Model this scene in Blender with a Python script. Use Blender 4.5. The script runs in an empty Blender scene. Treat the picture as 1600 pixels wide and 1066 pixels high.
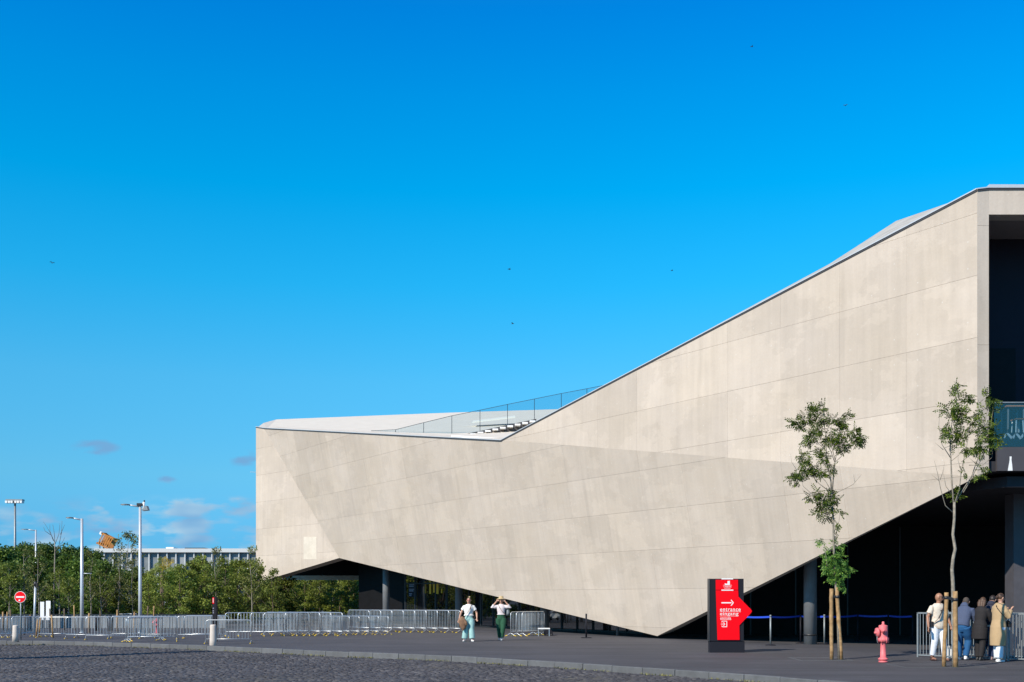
import bpy, bmesh, math, random
import numpy as np
from mathutils import Vector, Matrix, Euler
from mathutils.geometry import intersect_line_plane
R = math.radians
random.seed(7); rng = np.random.default_rng(7)
scene = bpy.context.scene
COL = scene.collection
# ------------------------------------------------------------------ camera
F = 1777.8; HY = 935.0; H = 1.6            # focal length in photo pixels, horizon row, eye height
cd = bpy.data.cameras.new('camera'); cam = bpy.data.objects.new('camera', cd); COL.objects.link(cam)
cam.location = (0, 0, H); cam.rotation_euler = (R(90), 0, 0)
cd.sensor_width = 36; cd.lens = 40; cd.shift_y = (HY-533)/1600; cd.clip_end = 6000
scene.camera = cam
# ------------------------------------------------------------------ world, sun, exposure
SUN_EL, SUN_DIR = R(36), (-0.70, -0.714)      # direction towards the sun on the ground
scene.view_settings.view_transform = 'Standard'; scene.view_settings.look = 'None'
scene.view_settings.exposure = 0.42; scene.view_settings.gamma = 1
w = bpy.data.worlds.new('World'); scene.world = w; w.use_nodes = True
def sky_nodes(w):
    nt = w.node_tree; N = nt.nodes; L = nt.links
    bg = N['Background']; bg.inputs[1].default_value = 0.085
    sky = N.new('ShaderNodeTexSky'); sky.sky_type = 'NISHITA'; sky.sun_disc = False
    sky.sun_elevation = SUN_EL; sky.sun_rotation = math.atan2(SUN_DIR[0], SUN_DIR[1])
    sky.air_density = 1.0; sky.dust_density = 0.1; sky.ozone_density = 3.0; sky.altitude = 0
    tint = N.new('ShaderNodeMix'); tint.data_type = 'RGBA'; tint.blend_type = 'MULTIPLY'; tint.inputs[0].default_value = 1
    L.new(sky.outputs[0], tint.inputs[6])
    tc = N.new('ShaderNodeTexCoord'); sp = N.new('ShaderNodeSeparateXYZ'); L.new(tc.outputs['Generated'], sp.inputs[0])
    def m(op, a, b=None, c=None, clamp=False):
        n = N.new('ShaderNodeMath'); n.operation = op; n.use_clamp = clamp
        for i, v in enumerate((a, b, c)):
            if v is None: continue
            if isinstance(v, (int, float)): n.inputs[i].default_value = v
            else: L.new(v, n.inputs[i])
        return n.outputs[0]
    # colour of the clear sky with height: paler towards the horizon all the way round
    cr = N.new('ShaderNodeValToRGB'); L.new(m('MULTIPLY', sp.outputs[2], 1.0, clamp=True), cr.inputs[0])
    e = cr.color_ramp.elements
    e[0].position = SKY[0][0]; e[0].color = SKY[0][1]; e[1].position = 1.0; e[1].color = SKY[-1][1]
    for p, c in SKY[1:-1]:
        q = e.new(p); q.color = c
    sc = N.new('ShaderNodeVectorMath'); sc.operation = 'SCALE'; sc.inputs['Scale'].default_value = 2.2; L.new(cr.outputs[0], sc.inputs[0])
    L.new(sc.outputs[0], tint.inputs[7])
    # low fair-weather clouds near the horizon
    ay = m('MAXIMUM', m('ABSOLUTE', sp.outputs[1]), 0.02)
    u = m('DIVIDE', sp.outputs[0], ay); v = m('DIVIDE', sp.outputs[2], ay)
    cb = N.new('ShaderNodeCombineXYZ'); L.new(m('MULTIPLY', u, 30.0), cb.inputs[0]); L.new(m('MULTIPLY', v, 85.0), cb.inputs[1])
    nz = N.new('ShaderNodeTexNoise'); nz.inputs['Scale'].default_value = 1.0; nz.inputs['Detail'].default_value = 7; nz.inputs['Roughness'].default_value = 0.5
    L.new(cb.outputs[0], nz.inputs['Vector'])
    band = m('MULTIPLY', m('SMOOTH_MIN', m('MULTIPLY', m('SUBTRACT', 0.092, v), 40.0, clamp=True), 1.0, 0.1), m('MULTIPLY', m('SUBTRACT', v, -0.01), 40.0, clamp=True))
    c1 = m('MULTIPLY', m('MULTIPLY', m('SUBTRACT', nz.outputs[0], 0.45), 5.0, clamp=True), band)
    tot = c1
    for (px, py, rx, ry, s) in ((150, 699, 44, 15, .75), (262, 749, 22, 9, .6), (384, 719, 28, 18, .7), (300, 794, 66, 20, 1.0), (158, 806, 34, 24, .8), (225, 826, 190, 20, .7), (370, 794, 40, 22, .9), (300, 822, 90, 16, .9), (60, 815, 40, 10, .6)):
        du = m('DIVIDE', m('SUBTRACT', u, (px-800)/F), rx/F); dv = m('DIVIDE', m('SUBTRACT', v, (HY-py)/F), ry/F)
        d = m('ADD', m('MULTIPLY', du, du), m('MULTIPLY', dv, dv))
        k = m('SUBTRACT', 1.0, d, clamp=True)
        k = m('MULTIPLY', m('MULTIPLY', m('ADD', m('SUBTRACT', nz.outputs[0], 0.565), m('MULTIPLY', k, 0.20)), 6.0, clamp=True), m('MULTIPLY', k, 2.0*s, clamp=True))
        tot = m('MAXIMUM', tot, k)
    tot = m('MULTIPLY', tot, 0.85)
    # underside greyer than the top
    nz2 = N.new('ShaderNodeTexNoise'); nz2.inputs['Scale'].default_value = 0.45; L.new(cb.outputs[0], nz2.inputs['Vector'])
    hi_ = m('SUBTRACT', 1.0, m('MULTIPLY', m('SUBTRACT', v, 0.088), 60.0, clamp=True), clamp=True)
    ccol = N.new('ShaderNodeMix'); ccol.data_type = 'RGBA'; L.new(m('MULTIPLY', m('MULTIPLY', m('SUBTRACT', nz2.outputs[0], 0.35), 3.0, clamp=True), hi_), ccol.inputs[0])
    ccol.inputs[6].default_value = CLOUD[0]; ccol.inputs[7].default_value = CLOUD[1]
    mx = N.new('ShaderNodeMix'); mx.data_type = 'RGBA'; L.new(tot, mx.inputs[0]); L.new(tint.outputs[2], mx.inputs[6]); L.new(ccol.outputs[2], mx.inputs[7])
    L.new(mx.outputs[2], bg.inputs[0])
SKY = [(p, (r/2.2, g/2.2, b/2.2, 1)) for p, r, g, b in ((0.0, .17, .56, 1.12), (0.048, .19, .645, 1.18), (0.104, .33, .90, 1.18), (0.185, .30, 1.15, 1.39), (0.263, .09, 1.32, 1.63), (0.336, .0, 1.38, 1.79), (0.404, .0, 1.27, 1.90), (0.46, .0, 1.12, 1.97), (0.62, .25, 1.0, 1.6), (1.0, .5, .9, 1.25))]
CLOUD = [(1.6, 3.5, 6.0, 1), (4.6, 6.3, 7.3, 1)]
sky_nodes(w)
sl = bpy.data.lights.new('sun', 'SUN'); sl.energy = 4.4; sl.angle = R(0.5); sl.color = (1.0, 0.91, 0.77)
sun = bpy.data.objects.new('sun', sl); COL.objects.link(sun); sun.location = (-30, -20, 40)
sdir = Vector((SUN_DIR[0]*math.cos(SUN_EL), SUN_DIR[1]*math.cos(SUN_EL), math.sin(SUN_EL)))
sun.rotation_euler = sdir.to_track_quat('Z', 'Y').to_euler()

# ------------------------------------------------------------------ helpers
def ray(px, py): return Vector(((px-800)/F, 1.0, (HY-py)/F))
def P(px, py, Y): r = ray(px, py)*Y; r.z += H; return r
def X_(px, Y): return (px-800)/F*Y
def Z_(py, Y): return H+(HY-py)/F*Y
def gnd(px, py, z=0.0):
    Y = (H-z)*F/(py-HY); return Vector((X_(px, Y), Y, z))
def hit(px, py, p0, n):
    r = ray(px, py); o = Vector((0, 0, H)); t = n.dot(p0-o)/n.dot(r); return o+r*t

def mat(name, col, rough=0.6, metal=0.0, var=0.0, scale=8.0, bump=0.0, bscale=60.0, spec=None, coord='Object', col2=None, transl=0.0, objvar=0.0, ior=None, alpha=None):
    m = bpy.data.materials.new(name); m.use_nodes = True; nt = m.node_tree; N = nt.nodes; L = nt.links
    b = N['Principled BSDF']; b.inputs['Roughness'].default_value = rough; b.inputs['Metallic'].default_value = metal
    if spec is not None: b.inputs['Specular IOR Level'].default_value = spec
    if ior: b.inputs['IOR'].default_value = ior
    if alpha is not None: b.inputs['Alpha'].default_value = alpha
    c = (*col, 1); b.inputs['Base Color'].default_value = c
    tc = N.new('ShaderNodeTexCoord')
    out = None
    if var or col2:
        nz = N.new('ShaderNodeTexNoise'); nz.inputs['Scale'].default_value = scale; nz.inputs['Detail'].default_value = 5; nz.inputs['Roughness'].default_value = 0.6
        L.new(tc.outputs[coord], nz.inputs['Vector'])
        cr = N.new('ShaderNodeValToRGB'); L.new(nz.outputs[0], cr.inputs[0])
        cr.color_ramp.elements[0].position = 0.3; cr.color_ramp.elements[1].position = 0.7
        c2 = col2 or tuple(x*(1+var) for x in col)
        cr.color_ramp.elements[0].color = (*[x*(1-var) for x in col], 1); cr.color_ramp.elements[1].color = (*c2, 1)
        out = cr.outputs[0]
    if objvar:
        oi = N.new('ShaderNodeObjectInfo'); mr = N.new('ShaderNodeMapRange'); L.new(oi.outputs['Random'], mr.inputs[0]); mr.inputs[3].default_value = 1-objvar; mr.inputs[4].default_value = 1+objvar
        mm = N.new('ShaderNodeMix'); mm.data_type = 'RGBA'; mm.blend_type = 'MULTIPLY'; mm.inputs[0].default_value = 1
        if out: L.new(out, mm.inputs[6])
        else: mm.inputs[6].default_value = c
        L.new(mr.outputs[0], mm.inputs[7]); out = mm.outputs[2]
    if out: L.new(out, b.inputs['Base Color'])
    if bump:
        n2 = N.new('ShaderNodeTexNoise'); n2.inputs['Scale'].default_value = bscale; n2.inputs['Detail'].default_value = 4; L.new(tc.outputs[coord], n2.inputs['Vector'])
        bp = N.new('ShaderNodeBump'); bp.inputs['Strength'].default_value = bump; bp.inputs['Distance'].default_value = 0.01; L.new(n2.outputs[0], bp.inputs['Height']); L.new(bp.outputs[0], b.inputs['Normal'])
    if transl:
        tr = N.new('ShaderNodeBsdfTranslucent'); mx = N.new('ShaderNodeMixShader'); mx.inputs[0].default_value = transl
        if out: L.new(out, tr.inputs[0])
        else: tr.inputs[0].default_value = c
        L.new(b.outputs[0], mx.inputs[1]); L.new(tr.outputs[0], mx.inputs[2]); L.new(mx.outputs[0], N['Material Output'].inputs[0])
    return m

def leaf_mat(name, a, b, c, transl=0.3):
    m = mat(name, a, rough=0.5, transl=transl, spec=0.3); nt = m.node_tree; N = nt.nodes; L = nt.links
    g = N.new('ShaderNodeNewGeometry'); cr = N.new('ShaderNodeValToRGB'); L.new(g.outputs['Random Per Island'], cr.inputs[0])
    cr.color_ramp.elements[0].color = (*a, 1); cr.color_ramp.elements[1].color = (*c, 1); q = cr.color_ramp.elements.new(0.55); q.color = (*b, 1)
    oi = N.new('ShaderNodeObjectInfo'); mr = N.new('ShaderNodeMapRange'); L.new(oi.outputs['Random'], mr.inputs[0]); mr.inputs[3].default_value = 0.75; mr.inputs[4].default_value = 1.25
    mm = N.new('ShaderNodeMix'); mm.data_type = 'RGBA'; mm.blend_type = 'MULTIPLY'; mm.inputs[0].default_value = 1
    L.new(cr.outputs[0], mm.inputs[6]); L.new(mr.outputs[0], mm.inputs[7])
    for n in N:
        if n.type in ('BSDF_PRINCIPLED', 'BSDF_TRANSLUCENT'): L.new(mm.outputs[2], n.inputs[0])
    return m

def link(o, parent=None, **kw):
    COL.objects.link(o)
    if parent is not None: o.parent = parent
    for k, v in kw.items():
        if v is not None: o[k] = v
    return o
def root(name, label, cat, loc=(0, 0, 0), rz=0.0, group=None, scale=1.0):
    o = bpy.data.objects.new(name, None); o.location = loc; o.rotation_euler = (0, 0, rz); o.scale = (scale,)*3; o.empty_display_size = 0.2
    return link(o, None, label=label, category=cat, group=group)

class MB:
    def __init__(s): s.v = []; s.f = []; s.m = []; s.uv = None; s.smooth = []
    def add(s, vs, fs, mi=0, smooth=False):
        n = len(s.v); s.v += [tuple(x) for x in vs]
        for f in fs: s.f.append(tuple(i+n for i in f)); s.m.append(mi); s.smooth.append(smooth)
        return s
    def box(s, lo, hi, mi=0, M=None):
        x0, y0, z0 = lo; x1, y1, z1 = hi
        vs = [Vector(p) for p in ((x0, y0, z0), (x1, y0, z0), (x1, y1, z0), (x0, y1, z0), (x0, y0, z1), (x1, y0, z1), (x1, y1, z1), (x0, y1, z1))]
        if M is not None: vs = [M @ p for p in vs]
        return s.add(vs, [(0, 3, 2, 1), (4, 5, 6, 7), (0, 1, 5, 4), (1, 2, 6, 5), (2, 3, 7, 6), (3, 0, 4, 7)], mi)
    def bar(s, a, b, w, d, mi=0):   # rectangular bar between two points
        a = Vector(a); b = Vector(b); t = (b-a); l = t.length; q = t.to_track_quat('Z', 'Y').to_matrix().to_4x4(); q.translation = a
        return s.box((-w/2, -d/2, 0), (w/2, d/2, l), mi, q)
    def tube(s, pts, rad, n=8, mi=0, cap=True, smooth=True, ell=1.0):
        pts = [Vector(p) for p in pts]
        if not hasattr(rad, '__len__'): rad = [rad]*len(pts)
        vs = []; fs = []; prev = None
        for i, p in enumerate(pts):
            t = (pts[min(i+1, len(pts)-1)]-pts[max(i-1, 0)]).normalized()
            if prev is None: a = t.orthogonal().normalized() if abs(t.z) < 0.999 else Vector((1, 0, 0))
            else: a = (prev-t*prev.dot(t)).normalized()
            prev = a; b = t.cross(a)
            for k in range(n):
                an = 2*math.pi*k/n; vs.append(p+(a*math.cos(an)+b*math.sin(an)*ell)*rad[i])
        for i in range(len(pts)-1):
            for k in range(n): fs.append((i*n+k, i*n+(k+1) % n, (i+1)*n+(k+1) % n, (i+1)*n+k))
        if cap: fs.append(tuple(range(n-1, -1, -1))); fs.append(tuple((len(pts)-1)*n+k for k in range(n)))
        return s.add(vs, fs, mi, smooth)
    def lathe(s, prof, n=16, mi=0, M=None, smooth=True):   # prof [(r,z)]
        vs = []; fs = []
        for r, z in prof:
            for k in range(n):
                p = Vector((r*math.cos(2*math.pi*k/n), r*math.sin(2*math.pi*k/n), z)); vs.append(M @ p if M is not None else p)
        for i in range(len(prof)-1):
            for k in range(n): fs.append((i*n+k, i*n+(k+1) % n, (i+1)*n+(k+1) % n, (i+1)*n+k))
        fs.append(tuple(range(n-1, -1, -1))); fs.append(tuple((len(prof)-1)*n+k for k in range(n)))
        return s.add(vs, fs, mi, smooth)
    def ball(s, c, r, n=12, m=8, mi=0, M=None):
        if not hasattr(r, '__len__'): r = (r, r, r)
        c = Vector(c); vs = []; fs = []
        for i in range(m+1):
            th = math.pi*i/m
            for k in range(n):
                p = Vector((r[0]*math.sin(th)*math.cos(2*math.pi*k/n), r[1]*math.sin(th)*math.sin(2*math.pi*k/n), r[2]*math.cos(th)))
                if M is not None: p = M @ p
                vs.append(c+p)
        for i in range(m):
            for k in range(n): fs.append((i*n+k, (i+1)*n+k, (i+1)*n+(k+1) % n, i*n+(k+1) % n))
        return s.add(vs, fs, mi, True)
    def prism(s, poly, d, mi=0):    # 3D polygon extruded by vector d
        poly = [Vector(p) for p in poly]; d = Vector(d); n = len(poly)
        vs = poly+[p+d for p in poly]
        fs = [tuple(range(n)), tuple(range(2*n-1, n-1, -1))]+[(i, i+n, (i+1) % n+n, (i+1) % n) for i in range(n)]
        nn = Vector((0, 0, 0))
        for i in range(n): nn += poly[i].cross(poly[(i+1) % n])
        if nn.dot(d) > 0: fs = [tuple(reversed(f)) for f in fs]
        return s.add(vs, fs, mi)
    def loft(s, rings, n=16, mi=0):  # rings [(c, rx, ry[, M])] ellipses across local x,y
        vs = []; fs = []
        for r in rings:
            c, rx, ry = r[:3]; M = r[3] if len(r) > 3 else None; c = Vector(c)
            for k in range(n):
                a = 2*math.pi*k/n; ca, sa = math.cos(a), math.sin(a); e = 0.95
                p = Vector((rx*math.copysign(abs(ca)**e, ca), ry*math.copysign(abs(sa)**e, sa), 0))
                if M is not None: p = M @ p
                vs.append(c+p)
        for i in range(len(rings)-1):
            for k in range(n): fs.append((i*n+k, i*n+(k+1) % n, (i+1)*n+(k+1) % n, (i+1)*n+k))
        fs.append(tuple(range(n-1, -1, -1))); fs.append(tuple((len(rings)-1)*n+k for k in range(n)))
        return s.add(vs, fs, mi, True)
    def mesh(s, name, mats, off=None):
        me = bpy.data.meshes.new(name)
        v = s.v if off is None else [tuple(Vector(p)-Vector(off)) for p in s.v]
        me.from_pydata(v, [], s.f)
        for m in (mats if isinstance(mats, (list, tuple)) else [mats]): me.materials.append(m)
        me.polygons.foreach_set('material_index', s.m); me.polygons.foreach_set('use_smooth', s.smooth)
        me.update(); return me
    def build(s, name, mats, parent=None, off=None, **kw):
        return link(bpy.data.objects.new(name, s.mesh(name, mats, off)), parent, **kw)
    def thing(s, name, mats, label, cat, loc, group=None):     # one-mesh thing; vertices are world coordinates
        o = s.build(name, mats, None, off=loc, label=label, category=cat, group=group); o.location = loc; return o
def fix_normals(me):
    bm = bmesh.new(); bm.from_mesh(me); bmesh.ops.recalc_face_normals(bm, faces=bm.faces); bm.to_mesh(me); bm.free()
def struct(mb, name, mats, **kw):
    return mb.build(name, mats, None, kind=kw.pop('kind', 'structure'), **kw)
def copy_tree(o, parent=None):
    c = o.copy(); COL.objects.link(c); c.parent = parent
    for ch in [x for x in CH.get(o.name, [])]: copy_tree(ch, c)
    return c
CH = {}
def index_children():
    CH.clear()
    for o in bpy.data.objects:
        if o.parent: CH.setdefault(o.parent.name, []).append(o)
def place(proto, loc, rz=0.0, label=None, scale=None, group=None, state={}):
    if proto.name not in state: state[proto.name] = 1; o = proto
    else:
        if proto.name not in CH: index_children()
        o = copy_tree(proto)
    o.location = loc; o.rotation_euler = (0, 0, rz)
    if scale: o.scale = scale if hasattr(scale, '__len__') else (scale,)*3
    if label: o['label'] = label
    if group: o['group'] = group
    return o
_fc = {}
def text_mb(mb, s, width, height, M, depth=0.004, mi=0, spacing=1.0, bold=0.0, align='LEFT'):
    cu = bpy.data.curves.new('t', 'FONT'); cu.body = s; cu.size = 1; cu.extrude = 0; cu.space_character = spacing; cu.offset = bold; cu.resolution_u = 3
    ob = bpy.data.objects.new('t', cu); COL.objects.link(ob)
    bpy.context.view_layer.update(); dg = bpy.context.evaluated_depsgraph_get()
    me = bpy.data.meshes.new_from_object(ob.evaluated_get(dg))
    vs = np.array([v.co[:] for v in me.vertices]); lo = vs.min(0); hi = vs.max(0)
    sx = width/(hi[0]-lo[0]); sy = height/(hi[1]-lo[1])
    pts = [M @ Vector(((v[0]-lo[0])*sx, (v[1]-lo[1])*sy, depth)) for v in vs]
    mb.add(pts, [tuple(p.vertices) for p in me.polygons], mi)
    bpy.data.objects.remove(ob); bpy.data.curves.remove(cu); bpy.data.meshes.remove(me)
# ------------------------------------------------------------------ materials
def concrete(name, base, rough=0.85, dots=True, streak=1.0):
    """Board-cast pale concrete; uv in metres on the facet."""
    m = bpy.data.materials.new(name); m.use_nodes = True; nt = m.node_tree; N = nt.nodes; L = nt.links
    b = N['Principled BSDF']; b.inputs['Roughness'].default_value = rough; b.inputs['Specular IOR Level'].default_value = 0.25
    uv = N.new('ShaderNodeUVMap'); tc = N.new('ShaderNodeTexCoord')
    def noise(vec, scale, detail=5, rough=0.6, sc=(1, 1, 1)):
        mp = N.new('ShaderNodeMapping'); mp.inputs['Scale'].default_value = sc; L.new(vec, mp.inputs[0])
        n = N.new('ShaderNodeTexNoise'); n.inputs['Scale'].default_value = scale; n.inputs['Detail'].default_value = detail; n.inputs['Roughness'].default_value = rough
        L.new(mp.outputs[0], n.inputs['Vector']); return n.outputs[0]
    def mr(x, a, b_, lo=0.3, hi=0.7):
        n = N.new('ShaderNodeMapRange'); L.new(x, n.inputs[0]); n.inputs[1].default_value = lo; n.inputs[2].default_value = hi; n.inputs[3].default_value = a; n.inputs[4].default_value = b_; return n.outputs[0]
    def mul(a, b_):
        n = N.new('ShaderNodeMix'); n.data_type = 'RGBA'; n.blend_type = 'MULTIPLY'; n.inputs[0].default_value = 1
        L.new(a, n.inputs[6]); L.new(b_, n.inputs[7]); return n.outputs[2]
    col = N.new('ShaderNodeMix'); col.data_type = 'RGBA'; col.inputs[6].default_value = (*base, 1); col.inputs[7].default_value = (base[0]*1.03, base[1]*1.045, base[2]*1.09, 1)
    L.new(mr(noise(uv.outputs[0], 0.35, 3), 0, 1), col.inputs[0])
    c = mul(col.outputs[2], mr(noise(uv.outputs[0], 0.9, 6, 0.65), 0.945, 1.05))                 # cloudy blotches
    c = mul(c, mr(noise(uv.outputs[0], 1.0, 5, 0.6, (5.0, 0.28, 1)), 1-0.055*streak, 1+0.035*streak))  # vertical runs
    c = mul(c, mr(noise(uv.outputs[0], 14.0, 4, 0.7), 0.97, 1.03))
    # pale laitance patches with ragged edges
    c = mul(c, mr(noise(uv.outputs[0], 0.24, 9, 0.66, (1, 1.5, 1)), 0.985, 1.045, 0.50, 0.512))
    # dark rain stains
    c = mul(c, mr(noise(uv.outputs[0], 1.0, 3, 0.5, (1.3, 0.10, 1)), 1.0, 0.88, 0.60, 0.74))
    # bug holes
    c = mul(c, mr(noise(uv.outputs[0], 55.0, 2, 0.6), 1.0, 0.86, 0.70, 0.76))
    oi = N.new('ShaderNodeObjectInfo'); c = mul(c, mr(oi.outputs['Random'], 0.94, 1.045, 0, 1))
    if dots:   # filled tie holes on a regular pitch
        sp = N.new('ShaderNodeSeparateXYZ'); L.new(uv.outputs[0], sp.inputs[0])
        def mm(op, a, b_=None):
            n = N.new('ShaderNodeMath'); n.operation = op
            for i, v in enumerate((a, b_)):
                if v is None: continue
                if isinstance(v, (int, float)): n.inputs[i].default_value = v
                else: L.new(v, n.inputs[i])
            return n.outputs[0]
        du = mm('SUBTRACT', mm('FRACT', mm('DIVIDE', mm('ADD', sp.outputs[0], 100.31), 0.83)), 0.5); dv = mm('SUBTRACT', mm('FRACT', mm('DIVIDE', mm('ADD', sp.outputs[1], 100.3), 0.75)), 0.5)
        du = mm('MULTIPLY', du, 0.83); dv = mm('MULTIPLY', dv, 0.75)
        d = mm('SQRT', mm('ADD', mm('MULTIPLY', du, du), mm('MULTIPLY', dv, dv)))
        k = mm('LESS_THAN', d, 0.019)
        n3 = noise(uv.outputs[0], 1.1, 1)
        k = mm('MULTIPLY', k, mm('GREATER_THAN', n3, 0.5))
        mx = N.new('ShaderNodeMix'); mx.data_type = 'RGBA'; L.new(mm('MULTIPLY', k, 0.55), mx.inputs[0]); L.new(c, mx.inputs[6]); mx.inputs[7].default_value = (0.62, 0.6, 0.56, 1); c = mx.outputs[2]
    L.new(c, b.inputs['Base Color'])
    bp = N.new('ShaderNodeBump'); bp.inputs['Strength'].default_value = 0.35; bp.inputs['Distance'].default_value = 0.01
    L.new(noise(uv.outputs[0], 9.0, 6, 0.7), bp.inputs['Height']); L.new(bp.outputs[0], b.inputs['Normal'])
    return m
M = {}
M['conc'] = concrete('pale_concrete', (0.502, 0.424, 0.342))
M['conc_in'] = mat('concrete_core', (0.56, 0.50, 0.42), 0.9, var=0.1, scale=2, bump=0.3)
M['roof'] = mat('roof_concrete', (0.64, 0.575, 0.48), 0.85, var=0.06, scale=1.2, bump=0.2, bscale=12)
M['roof2'] = mat('pale_roof_hatch', (0.74, 0.70, 0.60), 0.7)
M['cap'] = mat('zinc_coping', (0.62, 0.62, 0.62), 0.4, metal=0.3, var=0.05)
M['drip'] = mat('dark_flashing', (0.05, 0.045, 0.045), 0.5)
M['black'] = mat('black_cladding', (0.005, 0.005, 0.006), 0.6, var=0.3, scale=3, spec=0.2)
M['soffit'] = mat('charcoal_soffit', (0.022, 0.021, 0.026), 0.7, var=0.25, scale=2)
M['glassdark'] = mat('tinted_glazing', (0.008, 0.010, 0.013), 0.02, ior=2.8, bump=0.02, bscale=0.8)
M['mull'] = mat('dark_mullion', (0.02, 0.022, 0.026), 0.35)
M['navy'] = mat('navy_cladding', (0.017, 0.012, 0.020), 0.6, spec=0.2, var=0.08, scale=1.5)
M['navy2'] = mat('graphite_panel', (0.06, 0.055, 0.06), 0.6, var=0.1, scale=2)
M['asph'] = mat('plaza_asphalt', (0.055, 0.052, 0.058), 0.85, var=0.16, scale=0.45, bump=0.5, bscale=90)
M['dust'] = mat('cobble_joint_dust', (0.10, 0.088, 0.07), 0.95, var=0.25, scale=3, bump=0.4)
M['kerb'] = mat('kerb_granite', (0.105, 0.108, 0.112), 0.8, var=0.16, scale=4, bump=0.4, bscale=50, objvar=0.1)
M['galv'] = mat('galvanised_steel', (0.55, 0.58, 0.60), 0.38, metal=0.65, var=0.1, scale=5)
M['galvd'] = mat('weathered_zinc_steel', (0.24, 0.265, 0.275), 0.5, metal=0.4, var=0.15, scale=6)
M['yellow'] = mat('yellow_paint', (0.75, 0.50, 0.03), 0.5)
M['pole'] = mat('pole_grey_paint', (0.52, 0.55, 0.58), 0.4, metal=0.3, var=0.05)
M['dark'] = mat('dark_plastic', (0.018, 0.018, 0.02), 0.45)
M['red'] = mat('signal_red', (0.85, 0.001, 0.008), 0.5, spec=0.15)
M['white'] = mat('white_paint', (0.8, 0.8, 0.79), 0.45, var=0.02)
M['bollard'] = mat('bollard_concrete', (0.56, 0.49, 0.43), 0.8, var=0.08, scale=6, bump=0.3)
M['wood'] = mat('treated_pine', (0.27, 0.15, 0.06), 0.75, var=0.35, scale=7, bump=0.5, bscale=25, col2=(0.46, 0.29, 0.13))
M['hyd'] = mat('faded_red_paint', (0.70, 0.15, 0.16), 0.55, var=0.15, scale=9, bump=0.15, bscale=30)
M['bark'] = mat('pale_bark', (0.24, 0.21, 0.165), 0.85, var=0.35, scale=14, bump=0.8, bscale=40)
M['bark2'] = mat('brown_bark', (0.12, 0.085, 0.055), 0.9, var=0.3, scale=8, bump=0.6, bscale=30)
M['tote'] = mat('totem_graphite', (0.014, 0.014, 0.020), 0.6, spec=0.2, var=0.05)
M['belt'] = mat('blue_webbing', (0.02, 0.07, 0.55), 0.6)
M['leafA'] = leaf_mat('ash_leaf', (0.032, 0.065, 0.006), (0.065, 0.110, 0.010), (0.18, 0.23, 0.02), 0.25)
M['leafA2'] = leaf_mat('ash_leaf_low', (0.045, 0.12, 0.02), (0.08, 0.18, 0.03), (0.20, 0.32, 0.05), 0.3)
M['leafB'] = leaf_mat('street_tree_leaf', (0.09, 0.115, 0.018), (0.165, 0.215, 0.032), (0.33, 0.37, 0.07), 0.38)
M['leafC'] = leaf_mat('evergreen_leaf', (0.035, 0.075, 0.010), (0.07, 0.13, 0.018), (0.17, 0.24, 0.035), 0.35)
M['leafD'] = leaf_mat('loose_leaf', (0.10, 0.12, 0.03), (0.15, 0.17, 0.04), (0.23, 0.22, 0.06), 0.35)
M['stone'] = None
# ------------------------------------------------------------------ ground
KERB = [(-60, 44.5), (-30, 43.3), (-20, 42.9), (-17.4, 42.6), (-13.6, 40.6), (-10.4, 38.4), (-7.9, 36.3), (-4.5, 33.6), (-1.6, 31.4), (0.95, 28.7), (3.0, 26.3), (4.9, 23.9), (6.6, 21.2), (8.4, 17.8), (11.5, 10), (14, 2), (15, -10)]
def smooth_line(pts, step):
    pts = [Vector((*p, 0)) for p in pts]; out = []
    for i in range(len(pts)-1):
        p0 = pts[max(i-1, 0)]; p1 = pts[i]; p2 = pts[i+1]; p3 = pts[min(i+2, len(pts)-1)]
        n = max(2, int((p2-p1).length/0.25))
        for k in range(n):
            t = k/n; out.append(0.5*((2*p1)+(-p0+p2)*t+(2*p0-5*p1+4*p2-p3)*t*t+(-p0+3*p1-3*p2+p3)*t**3))
    out.append(pts[-1])
    res = [out[0]]; acc = 0
    for i in range(1, len(out)):
        seg = (out[i]-out[i-1]).length
        while acc+seg >= step:
            t = (step-acc)/seg; q = out[i-1].lerp(out[i], t); res.append(q); out[i-1] = q; seg = (out[i]-q).length; acc = 0
        acc += seg
    return res
kl = smooth_line(KERB, 1.0)
RZ = -0.15
mb = MB(); E2 = 3000
mb.add([(-E2, -E2, -0.19), (E2, -E2, -0.19), (E2, E2, -0.19), (-E2, E2, -0.19)], [(0, 1, 2, 3)])
struct(mb, 'ground', mat('far_ground', (0.07, 0.07, 0.06), 0.9, var=0.2, scale=0.05))
# plaza sheet: everything beyond the kerb
mb = MB(); k0 = [(p.x, p.y) for p in kl]
top = [(x+(-0.0), y) for x, y in k0]
vs = []; fs = []
for i, (x, y) in enumerate(k0):
    t = (kl[min(i+1, len(kl)-1)]-kl[max(i-1, 0)]).normalized(); nrm = Vector((-t.y, t.x, 0))
    a = Vector((x, y, 0))+nrm*0.16
    vs.append((a.x, a.y, 0))
n = len(vs)
far = []
for i, (x, y) in enumerate(k0):
    f_ = i/(n-1); far.append((-400+f_*1200, 900-f_*900 if f_ < 1 else 0, 0))
far = [(-500, 900, 0)]*0
m0 = n//2
loop = vs+[(500, -10, 0), (700, 1200, 0), (-700, 1200, 0), (-700, 44.5, 0)]
bm = bmesh.new(); bv = [bm.verts.new(v) for v in loop]; bf = bm.faces.new(bv); bmesh.ops.triangulate(bm, faces=[bf])
bmesh.ops.recalc_face_normals(bm, faces=bm.faces)
if bm.faces[0].normal.z < 0: bmesh.ops.reverse_faces(bm, faces=bm.faces)
me = bpy.data.meshes.new('plaza'); bm.to_mesh(me); bm.free()
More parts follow.
